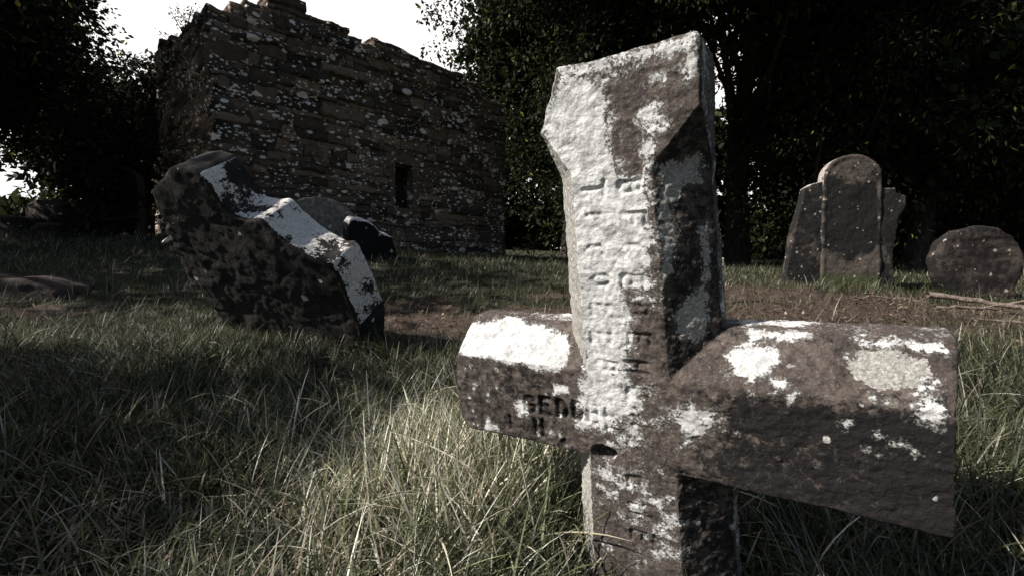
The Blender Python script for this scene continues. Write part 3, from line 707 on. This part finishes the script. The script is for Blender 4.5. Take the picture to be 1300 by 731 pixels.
def in_view(x, y, m=1.8): return (np.abs(x) < y * (1.125 + .04) + m)
OBST = [(-1.5, 3.1, .62, .22)]
def tints(n, straw, x, y, seed):
    r = np.random.default_rng(seed)
    g = np.array([[.068, .078, .036], [.102, .110, .056], [.042, .052, .026], [.140, .144, .084]])
    s = np.array([[.40, .38, .30], [.33, .30, .225], [.52, .505, .43], [.22, .175, .13]])
    if straw >= 2: s = np.array([[.20, .145, .105], [.29, .22, .16], [.14, .10, .075], [.36, .29, .21]])
    patch = .5 + .5 * fbm(xyz(x, y), 1.6, 3, seed)
    painted_sun = np.exp(-(((x + .32) / .66) ** 2 + ((y - 1.6) / .62) ** 2))  # sunlit patch beside the cross, painted into the blade colours
    st = r.random(n) < np.clip(straw * (.12 + 1.0 * patch ** 1.5 + 1.1 * painted_sun), 0, 1)
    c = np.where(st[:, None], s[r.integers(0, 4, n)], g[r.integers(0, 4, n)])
    c = c * (r.uniform(.38, 1.45, n) * (.82 + 1.15 * painted_sun))[:, None]
    return np.c_[c, np.ones(n)]
parts = []; cols = []
def add_grass(n, y0, y1, Lr, Wr, seg, straw, seed, leanr=(.05, .75), curlr=(.2, 1.5), pw=1.0, clump=0.6, tall=None, mask=None, xr=None, soil_cut=.93):
    r = np.random.default_rng(seed)
    if xr is None: ym = y0 + (y1 - y0) * .55; n = int(n * (ym * 1.17 + 1.9) / (ym * 1.17 + .4))
    y = y0 + (y1 - y0) * r.random(n) ** pw
    x = r.uniform(-1, 1, n) * (y * 1.17 + 1.9) if xr is None else r.uniform(xr[0], xr[1], n)
    # clumping: keep by noise
    d = fbm(xyz(x, y), 5.5, 3, seed + 1); keep = (d > -.35 * (1 + .0) + r.normal(0, .25, n) - (1 - clump))
    s_ = soil(x, y); keep &= r.random(n) > s_ * soil_cut
    keep &= in_view(x, y)
    if mask is not None: keep &= mask(x, y, r)
    # inside the ruin nothing needs growing
    du = (x + 5.0) * s2 + (y - 7.7) * s2; dc = (x + 5.0) * s2 - (y - 7.7) * s2
    keep &= ~((dc < .05) & (du > -.05) & (du < 6.85))
    x, y = x[keep], y[keep]; n = len(x)
    if not n: return
    z = height(x, y) - .012
    hv = .65 + .55 * smooth(-.5, .5, fbm(xyz(x, y), 2.3, 2, seed + 3))
    L = r.uniform(*Lr, n) * hv
    if tall is not None: L *= tall(x, y)
    W = r.uniform(*Wr, n)
    yaw = r.uniform(0, 2 * math.pi, n); swirl = 2.2 * fbm(xyz(x, y), .8, 2, seed + 7) * math.pi
    yaw = np.where(r.random(n) < .45, swirl + r.normal(0, .6, n), yaw)
    lean = r.uniform(*leanr, n); curl = r.uniform(*curlr, n) * r.random(n) ** .5
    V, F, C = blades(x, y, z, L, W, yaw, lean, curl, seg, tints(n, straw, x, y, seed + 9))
    parts.append((V, F)); cols.append(C)
def tuft(x, y):
    """longer growth round the stones and the cross"""
    t = 1.0 - .25 * np.exp(-(((x + 1.4) / .95) ** 2 + ((y - 2.9) / .5) ** 2)) + .6 * np.exp(-(((x + .1) / .4) ** 2 + ((y - 1.5) / .5) ** 2)) - .62 * np.exp(-(((x - .42) / .34) ** 2 + ((y - 1.08) / .26) ** 2))
    return t
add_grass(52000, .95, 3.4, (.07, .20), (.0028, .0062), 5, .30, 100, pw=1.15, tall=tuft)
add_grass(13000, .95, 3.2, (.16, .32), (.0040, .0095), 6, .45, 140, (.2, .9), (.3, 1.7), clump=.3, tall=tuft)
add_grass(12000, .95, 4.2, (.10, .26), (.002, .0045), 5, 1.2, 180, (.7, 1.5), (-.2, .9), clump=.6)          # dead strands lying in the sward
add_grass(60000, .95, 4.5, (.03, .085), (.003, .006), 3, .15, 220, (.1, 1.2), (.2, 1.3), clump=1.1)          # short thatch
add_grass(60000, 3.2, 7.5, (.05, .13), (.004, .009), 3, .30, 260, (.05, .9), (.2, 1.3), clump=.9)
add_grass(14000, 3.2, 9.5, (.10, .24), (.004, .009), 4, .45, 300, (.1, .9), (.3, 1.4), clump=.4)
add_grass(55000, 6.5, 14, (.05, .14), (.008, .016), 3, .30, 340, (.05, .9), (.2, 1.2), clump=1.0)
# dense dark skirts at the foot of the leaning stone and the cross
sk = lambda cx, cy, rx, ry: (lambda x, y, r: r.random(len(x)) < np.exp(-(((x - cx) / rx) ** 2 + ((y - cy) / ry) ** 2)))
add_grass(26000, 2.2, 3.6, (.06, .17), (.004, .008), 6, .16, 380, (.05, .6), (.3, 1.5), clump=1.2, mask=sk(-1.35, 2.80, .95, .26), xr=(-3.2, .3))
add_grass(11000, 1.15, 2.3, (.14, .34), (.004, .0075), 6, .25, 420, (.05, .5), (.2, 1.2), clump=1.2, mask=sk(-.05, 1.5, .4, .3), xr=(-.8, 1.2))
add_grass(9000, 1.0, 2.6, (.12, .28), (.004, .008), 6, .15, 460, (.05, .6), (.3, 1.4), clump=1.2, mask=sk(1.2, 1.6, .7, .5), xr=(.4, 2.6))
add_grass(9000, 4.6, 5.6, (.05, .16), (.004, .008), 4, .1, 500, (.05, .7), (.3, 1.2), clump=1.2, mask=sk(4.0, 5.25, 1.3, .22), xr=(2.5, 6))
add_grass(16000, 1.0, 3.4, (.02, .05), (.010, .020), 2, .1, 620, (.6, 1.4), (.1, .9), clump=-.15)     # low broad-leaved herbs in patches
add_grass(2600, .95, 3.0, (.14, .30), (.006, .0095), 6, .4, 660, (.55, 1.2), (.4, 1.6), clump=.4, tall=tuft)   # broad arching blades
# dead stalks over bare soil
add_grass(80000, 3.1, 5.8, (.05, .15), (.002, .005), 3, 9.0, 540, (.5, 1.5), (0, .8), clump=1.4, mask=lambda x, y, r: (soil(x, y) > .15) & (x > 1.2), soil_cut=.45)
add_grass(15000, 3.1, 5.2, (.04, .12), (.002, .005), 3, 9.0, 580, (.6, 1.5), (0, .8), clump=1.2, mask=lambda x, y, r: soil(x, y) > .15, xr=(-2.2, 1.5), soil_cut=.6)
SOILBAK = soil
Vg, Fg = join(parts); Cg = np.concatenate(cols)
grass = link('grass', build_mesh('grass', Vg, Fg, mat_blades('grass_blades', .30, .25, .5), True, {'tint': Cg}))
tag(grass, 'rough churchyard grass with straw-coloured dead blades', 'grass', kind='stuff')
# dry leaves and bits of bark lying on the soil
r = np.random.default_rng(5); 
x = np.r_[r.uniform(1.8, 6.4, 1700), r.uniform(-1.6, 1.3, 500), r.uniform(-4.5, 4, 400), r.uniform(-2.4, 2.6, 900)]; y = np.r_[r.uniform(3.2, 5.6, 1700), r.uniform(3.4, 4.7, 500), r.uniform(2.5, 7, 400), r.uniform(1.0, 3.2, 900)]
k = (soil(x, y) > .25) | (r.random(len(x)) < .2); x, y = x[k], y[k]; n = len(x)
z = height(x, y) + .006 + (.01 + .07 * (soil(x, y) < .15)) * r.random(n)
L = r.uniform(.02, .06, n)
pal = np.array([[.13, .085, .06], [.19, .14, .10], [.08, .055, .045], [.26, .205, .155]]); c = np.c_[pal[r.integers(0, 4, n)] * r.uniform(.6, 1.3, n)[:, None], np.ones(n)]
V, F, C_ = blades(x, y, z, L, L * r.uniform(.2, .6, n), r.uniform(0, 6.28, n), r.uniform(1.1, 1.7, n), r.uniform(-.5, .9, n), 3, c)
lit = link('leaf_litter', build_mesh('leaf_litter', V, F, mat_blades('dry_leaves', .15, .2, .7), True, {'tint': C_}))
tag(lit, 'dry brown leaves and stalks littering the bare soil', 'leaf litter', kind='stuff')

# fallen branches on the right and small twigs
def branch(name, pts, r0, r1, label, twigs=(), seed=1, cat='branch', group='fallen branches by the round headstone'):
    rr = np.random.default_rng(seed); pts = [np.array(p, float) for p in pts]
    t = np.linspace(0, len(pts) - 1, len(pts) * 4 - 3); P = np.array([[np.interp(q, range(len(pts)), [p[i] for p in pts]) for i in range(3)] for q in t])
    P[1:-1] += rr.normal(0, r0 * .6, P[1:-1].shape)
    g = height(P[:, 0], P[:, 1]); P[:, 2] = g + P[:, 2]
    rad = np.linspace(r0, r1, len(P)) * rr.uniform(.85, 1.15, len(P))
    prt = [tube(P, rad, 8)]
    for (i, dx, dy, dz) in twigs:
        q = P[i]; prt.append(tube([q, q + np.array([dx, dy, dz]) * .5 + rr.normal(0, .01, 3), q + np.array([dx, dy, dz])], [r0 * .5, r0 * .4, r0 * .2], 6))
    V, F = join(prt); base = P.mean(0); base[2] = P[:, 2].min()
    o = link(name, build_mesh(name, V - base, F, M_DW)); o.location = base
    return tag(o, label, cat, group)
branch('fallen_branch', [(4.35, 4.75, .10), (4.75, 4.6, .10), (5.05, 4.45, .07), (5.1, 4.35, .0)], .030, .018, 'longest pale fallen branch, bent at its end, before the round headstone', [(6, .25, -.05, .06), (8, .2, .1, .03)], 1)
branch('fallen_branch', [(4.2, 4.5, .02), (4.6, 4.42, .05), (4.9, 4.5, .04)], .016, .008, 'thin fallen branch lying below the longest one', [(4, .12, -.1, .05)], 2)
branch('fallen_branch', [(4.15, 4.05, .02), (4.45, 4.0, .03), (4.62, 3.97, .02)], .014, .010, 'short pale fallen stick nearest the cross arm on brown earth', (), 3)
branch('fallen_branch', [(4.9, 4.05, .03), (5.05, 3.9, .12), (5.35, 4.1, .16)], .018, .008, 'crooked fallen branch rising at the right edge of the picture', [(4, .1, .1, .12), (6, .1, -.1, .1)], 4)
branch('fallen_branch', [(3.7, 3.35, .02), (4.05, 3.2, .04)], .016, .012, 'short fallen stick in the grass below the bare earth', (), 5)
branch('fallen_branch', [(3.55, 4.7, .02), (3.9, 4.75, .03), (4.25, 4.65, .03)], .012, .006, 'slender fallen twig left of the round headstone', [(3, .1, .1, .03)], 6)

# ------------------------------------------------------------------ trees
M_LEAF = mat_blades('tree_leaves', .3, .10, .55)
M_BARK = mat_bark('tree_bark')
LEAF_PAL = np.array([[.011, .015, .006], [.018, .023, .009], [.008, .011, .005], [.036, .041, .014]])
def leaf_cloud(centres, rad, per, size, asp, seed, droop=.5, yellow=.012, pal=LEAF_PAL, flat=.75):
    r = np.random.default_rng(seed); n = len(centres) * per
    c = np.repeat(np.asarray(centres, float), per, 0)
    rr = np.repeat(np.asarray(rad, float) * np.ones(len(centres)), per)
    d = r.normal(0, 1, (n, 3)); d /= np.linalg.norm(d, axis=1)[:, None]
    p = c + d * (rr * r.random(n) ** .45)[:, None] * np.array([1, 1, flat])
    ax = d + r.normal(0, .6, (n, 3)); ax[:, 2] -= droop; ax /= np.linalg.norm(ax, axis=1)[:, None]
    h = r.normal(0, 1, (n, 3)); h[:, 2] += .6; sd = np.cross(ax, h); sd /= np.linalg.norm(sd, axis=1)[:, None] + 1e-9
    nn = np.cross(ax, sd)
    L = (size * r.uniform(.6, 1.35, n))[:, None]; W = L * asp
    v = np.stack([p, p + ax * L * .45 + sd * W * .5 + nn * L * .06, p + ax * L, p + ax * L * .45 - sd * W * .5 + nn * L * .06], 1)
    F = np.arange(n * 4).reshape(-1, 4)
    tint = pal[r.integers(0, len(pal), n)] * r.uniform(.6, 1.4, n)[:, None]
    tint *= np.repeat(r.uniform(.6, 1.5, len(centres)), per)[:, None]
    yl = r.random(n) < yellow; tint[yl] = np.array([.30, .27, .06]) * r.uniform(.6, 1.3, yl.sum())[:, None]
    C = np.repeat(np.c_[tint, np.ones(n)], 4, 0)
    return v.reshape(-1, 3), F, C
def crown_centres(seed, n, c, rad, shell=.4, low=-1.0):
    r = np.random.default_rng(seed); out = []
    while len(out) < n:
        d = r.normal(0, 1, 3); d /= np.linalg.norm(d); q = d * (shell + (1 - shell) * r.random() ** .6)
        q *= 1 + .16 * math.sin(3.1 * d[0] + seed) + .14 * math.sin(4.3 * d[2] + 2 * d[1] + seed)
        if q[2] < low: continue
        out.append(np.array(c) + q * np.array(rad))
    return np.array(out)
def tree(name, x, y, hgt, crown_c, crown_r, nclump, per, size, label, seed, trunk_r=.18, clump_r=.55, asp=.5, cat='tree', group=None, limbs=9, yellow=.012, low=-1.0, droop=.5):
    t = empty(name, (x, y, H1(x, y) - .05)); tag(t, label, cat, group)
    r = np.random.default_rng(seed); cc = crown_centres(seed, nclump, crown_c, crown_r, low=low)
    V, F, C = leaf_cloud(cc, r.uniform(.6, 1.25, len(cc)) * clump_r, per, size, asp, seed + 1, droop, yellow)
    # deeper, larger leaves fill the heart of the crown
    ci = crown_centres(seed + 50, int(nclump * .6), crown_c, np.array(crown_r) * .72, shell=.05, low=low)
    V2, F2, C2 = leaf_cloud(ci, clump_r * 1.1, int(per * .9), size * 1.7, .7, seed + 51, droop, 0)
    V, F = join([(V, F), (V2, F2)]); C = np.concatenate([C, C2])
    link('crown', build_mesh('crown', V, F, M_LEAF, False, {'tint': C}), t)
    top = np.array(crown_c) + np.array([0, 0, crown_r[2] * .7])
    P = np.array([[0, 0, -.2], [.03, .02, hgt * .1], [r.normal(0, .06), r.normal(0, .06), hgt * .3], top * np.array([.6, .6, .6]), top])
    prt = [tube(P, [trunk_r * 1.35, trunk_r * 1.05, trunk_r * .85, trunk_r * .5, .02], 10)]
    for k in range(limbs):
        s = r.uniform(.25, .8); a = np.array([np.interp(s * 4, range(5), P[:, i]) for i in range(3)])
        b = cc[r.integers(0, len(cc))]; mid = (a + b) / 2 + r.normal(0, .15, 3)
        prt.append(tube([a, mid, b], [trunk_r * .4, trunk_r * .22, .012], 6))
    V, F = join(prt); link('trunk', build_mesh('trunk', V, F, M_BARK), t)
    return t
GR = 'trees closing in the churchyard'
# left mass
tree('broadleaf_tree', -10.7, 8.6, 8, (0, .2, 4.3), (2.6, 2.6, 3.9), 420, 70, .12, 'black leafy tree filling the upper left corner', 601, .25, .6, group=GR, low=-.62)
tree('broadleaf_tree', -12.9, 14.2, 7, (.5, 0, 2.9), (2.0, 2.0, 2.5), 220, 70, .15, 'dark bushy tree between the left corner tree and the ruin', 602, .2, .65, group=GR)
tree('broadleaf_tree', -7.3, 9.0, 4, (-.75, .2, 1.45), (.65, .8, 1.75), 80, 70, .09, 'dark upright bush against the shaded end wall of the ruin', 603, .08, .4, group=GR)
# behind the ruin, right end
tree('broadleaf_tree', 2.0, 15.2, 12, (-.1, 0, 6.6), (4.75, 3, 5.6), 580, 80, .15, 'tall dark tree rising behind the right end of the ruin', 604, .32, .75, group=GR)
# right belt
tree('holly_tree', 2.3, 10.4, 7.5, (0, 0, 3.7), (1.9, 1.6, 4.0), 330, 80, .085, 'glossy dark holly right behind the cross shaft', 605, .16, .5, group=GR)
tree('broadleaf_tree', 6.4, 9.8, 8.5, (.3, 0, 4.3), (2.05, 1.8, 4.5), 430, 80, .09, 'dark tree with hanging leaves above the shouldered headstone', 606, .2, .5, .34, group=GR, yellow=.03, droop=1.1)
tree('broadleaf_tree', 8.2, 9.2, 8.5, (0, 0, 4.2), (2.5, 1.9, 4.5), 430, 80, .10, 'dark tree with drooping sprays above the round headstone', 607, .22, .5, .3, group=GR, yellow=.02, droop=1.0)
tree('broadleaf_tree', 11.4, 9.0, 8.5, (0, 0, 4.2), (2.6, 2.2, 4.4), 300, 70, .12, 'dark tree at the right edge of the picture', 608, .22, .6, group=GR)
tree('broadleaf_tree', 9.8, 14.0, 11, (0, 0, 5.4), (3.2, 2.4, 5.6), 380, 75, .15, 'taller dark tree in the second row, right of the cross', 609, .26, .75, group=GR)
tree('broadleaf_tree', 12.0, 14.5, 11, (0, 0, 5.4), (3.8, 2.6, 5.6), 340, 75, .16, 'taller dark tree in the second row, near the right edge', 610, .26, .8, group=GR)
tree('broadleaf_tree', 1.9, 11.4, 10, (-.7, -2.0, 6.9), (2.7, 2.2, 1.7), 200, 75, .12, 'tall tree behind the holly, its crown added above the picture to shade the right trees', 611, .26, .6, group=GR)  # overhanging crown added to keep the right trees in shade
tree('broadleaf_tree', 5.6, 11.4, 10, (-1.3, -3.2, 5.7), (2.6, 2.0, 1.9), 190, 75, .12, 'tall tree overhanging above the shouldered headstone, added to shade the right trees', 612, .26, .6, group=GR)  # second added crown, also there to shade the right belt
# far wood closing the view
r = np.random.default_rng(77); cs = []
for k in range(1700):
    a = r.uniform(-1.25, 1.25); d = r.uniform(21, 26); x, y = d * math.sin(a) * 1.15, d * math.cos(a) + 2
    hmax = 2.0 if x < -14 else (5.2 if x < -2 else 7.2)
    cs.append((x, y, .6 + hmax * r.random() ** 1.1))
V, F, C = leaf_cloud(cs, r.uniform(.7, 1.3, len(cs)), 75, .42, .6, 78, .3, .0)
fw = link('distant_wood', build_mesh('distant_wood', V, F, M_LEAF, False, {'tint': C})); tag(fw, 'dense dark wood closing the view behind the nearer trees', 'wood', kind='stuff')
# green shrub by the ruin's right end
x, y = .45, 10.6
sb = empty('small_shrub', (x, y, H1(x, y))); tag(sb, 'small fresh green shrub at the right foot of the ruin wall', 'shrub')
cc = [(q, 0 + w, h) for q, w, h in [(-.35, 0, .12), (-.1, .05, .25), (.15, 0, .32), (.4, .05, .16), (.0, -.1, .15), (.6, 0, .08)]]
V, F, C = leaf_cloud(cc, .2, 60, .06, .45, 91, -.6, 0, np.array([[.07, .095, .03], [.10, .12, .045]]))
link('foliage', build_mesh('foliage', V, F, M_LEAF, False, {'tint': C}), sb)
V, F = join([tube([(0, 0, -.05), (c[0] * .5, c[1], c[2] * .6), c], [.012, .009, .004], 5) for c in cc]); link('stems', build_mesh('stems', V, F, M_BARK), sb)
# ivy on the end wall and weeds on the wall heads
iv = empty('ivy', (-9.0, 11.7, 4.2)); tag(iv, 'dark ivy clump heaped on the left end of the ruin wall', 'ivy')
cc = crown_centres(620, 60, (0, 0, 0), (.8, .6, 1.9), .1)
V, F, C = leaf_cloud(cc, .35, 90, .09, .8, 621, .4, 0); link('foliage', build_mesh('foliage', V, F, M_LEAF, False, {'tint': C}), iv)
def weed(x, y, z, h, n, seed, label):
    r = np.random.default_rng(seed); w = empty('wall_weed', (x, y, z)); tag(w, label, 'weed', 'weeds on the ruin wall')
    prt = []; cs = []
    for k in range(n):
        tip = np.array([r.normal(0, .22), r.normal(0, .15), h * r.uniform(.5, 1)]); mid = tip * .5 + r.normal(0, .04, 3)
        prt.append(tube([(r.normal(0, .05), 0, -.15), mid, tip], [.010, .007, .004], 5)); cs += [mid, tip, tip * .8]
    V, F = join(prt); link('stems', build_mesh('stems', V, F, M_BARK), w)
    V, F, C = leaf_cloud(cs, .08, 7, .05, .45, seed, -.2, 0); link('foliage', build_mesh('foliage', V, F, M_LEAF, False, {'tint': C}), w)
weed(-6.0, 8.75, 5.0, .55, 9, 701, 'tallest twiggy weed on the left end wall top')
weed(-5.35, 8.1, 4.75, .35, 6, 702, 'small weed beside the ruin corner')
weed(-7.0, 9.8, 5.2, .5, 8, 703, 'bushy weed farther left along the end wall top')

# unseen trees added beyond the left edge to throw the dappled shade
tree('broadleaf_tree', -8.3, .5, 8, (0, 0, 5.0), (1.5, 1.2, 1.4), 34, 50, .14, 'unseen lower spreading tree added close beyond the left edge for shade', 633, .2, .45, group=GR)
tree('broadleaf_tree', -8.6, 3.9, 9, (0, 0, 5.6), (2.4, 2.0, 2.4), 28, 55, .15, 'unseen spreading tree added beyond the left edge to shade the grass', 631, .25, .6, group=GR)
tree('broadleaf_tree', -7.9, -.2, 7, (0, 0, 5.0), (1.1, .9, .9), 26, 50, .13, 'smallest unseen tree added beyond the left edge for shade', 634, .12, .4, group=GR)
tree('broadleaf_tree', -9.9, 7.0, 9, (.3, .3, 6.0), (1.5, 1.6, 1.8), 170, 75, .13, 'unseen tall tree added just outside the upper left corner to shade the ruin end', 635, .2, .5, group=GR)
tree('broadleaf_tree', -13.5, 4.6, 11, (0, 0, 6.4), (3.2, 3.0, 3.8), 50, 70, .18, 'unseen tall tree added farther beyond the left edge for shade', 632, .3, .75, group=GR)

# ------------------------------------------------------------------ light, sky, camera
SUN = np.array([-.74, -.20, .64]); SUN /= np.linalg.norm(SUN)
EL_S = math.asin(SUN[2]); AZ = math.atan2(SUN[0], SUN[1])
sl = bpy.data.lights.new('sun', 'SUN'); sl.energy = 5.0; sl.angle = math.radians(.5); sl.color = (1, .95, .88)
so_ = bpy.data.objects.new('sun', sl); COL.objects.link(so_); so_.location = (-8, -4, 12)
so_.rotation_euler = Vector((-SUN).tolist()).to_track_quat('-Z', 'Y').to_euler()
w = bpy.data.worlds.new('World'); scene.world = w; w.use_nodes = True; nt = w.node_tree; nt.nodes.clear()
out = nt.nodes.new('ShaderNodeOutputWorld'); bg = nt.nodes.new('ShaderNodeBackground'); bg.inputs[1].default_value = .05
sky = nt.nodes.new('ShaderNodeTexSky'); sky.sky_type = 'NISHITA'; sky.sun_disc = False
sky.sun_elevation = EL_S; sky.sun_rotation = AZ
# a bright cloud bank over the far side of the churchyard
tc = nt.nodes.new('ShaderNodeTexCoord'); ns = nt.nodes.new('ShaderNodeTexNoise'); ns.inputs['Scale'].default_value = 2.2; ns.inputs['Detail'].default_value = 6
nt.links.new(tc.outputs['Generated'], ns.inputs['Vector'])
sep = nt.nodes.new('ShaderNodeSeparateXYZ'); nt.links.new(tc.outputs['Generated'], sep.inputs[0])
ad = nt.nodes.new('ShaderNodeMath'); ad.operation = 'MULTIPLY_ADD'; nt.links.new(sep.outputs[1], ad.inputs[0]); ad.inputs[1].default_value = .55; nt.links.new(ns.outputs['Fac'], ad.inputs[2])
mr = nt.nodes.new('ShaderNodeMapRange'); mr.interpolation_type = 'SMOOTHSTEP'; nt.links.new(ad.outputs[0], mr.inputs[0]); mr.inputs[1].default_value = .62; mr.inputs[2].default_value = .82
mx = nt.nodes.new('ShaderNodeMix'); mx.data_type = 'RGBA'; nt.links.new(mr.outputs[0], mx.inputs[0]); nt.links.new(sky.outputs[0], mx.inputs[6]); mx.inputs[7].default_value = (17, 16.4, 16.2, 1)
nt.links.new(mx.outputs[2], bg.inputs[0]); nt.links.new(bg.outputs[0], out.inputs[0])

cam = bpy.data.cameras.new('camera'); cam.sensor_width = 36; cam.lens = 36 * 577.8 / 1300; cam.clip_start = .02; cam.clip_end = 500
co = bpy.data.objects.new('camera', cam); COL.objects.link(co); co.location = (0, 0, .85)
co.rotation_euler = (math.pi / 2 - math.atan((365.5 - 330) / 577.8), 0, 0)
scene.camera = co
scene.render.engine = 'CYCLES'
scene.cycles.max_bounces = 5; scene.cycles.diffuse_bounces = 3; scene.cycles.transmission_bounces = 3
vs = scene.view_settings; vs.view_transform = 'Standard'; vs.look = 'None'; vs.gamma = 1; vs.exposure = .62; vs.use_curve_mapping = False
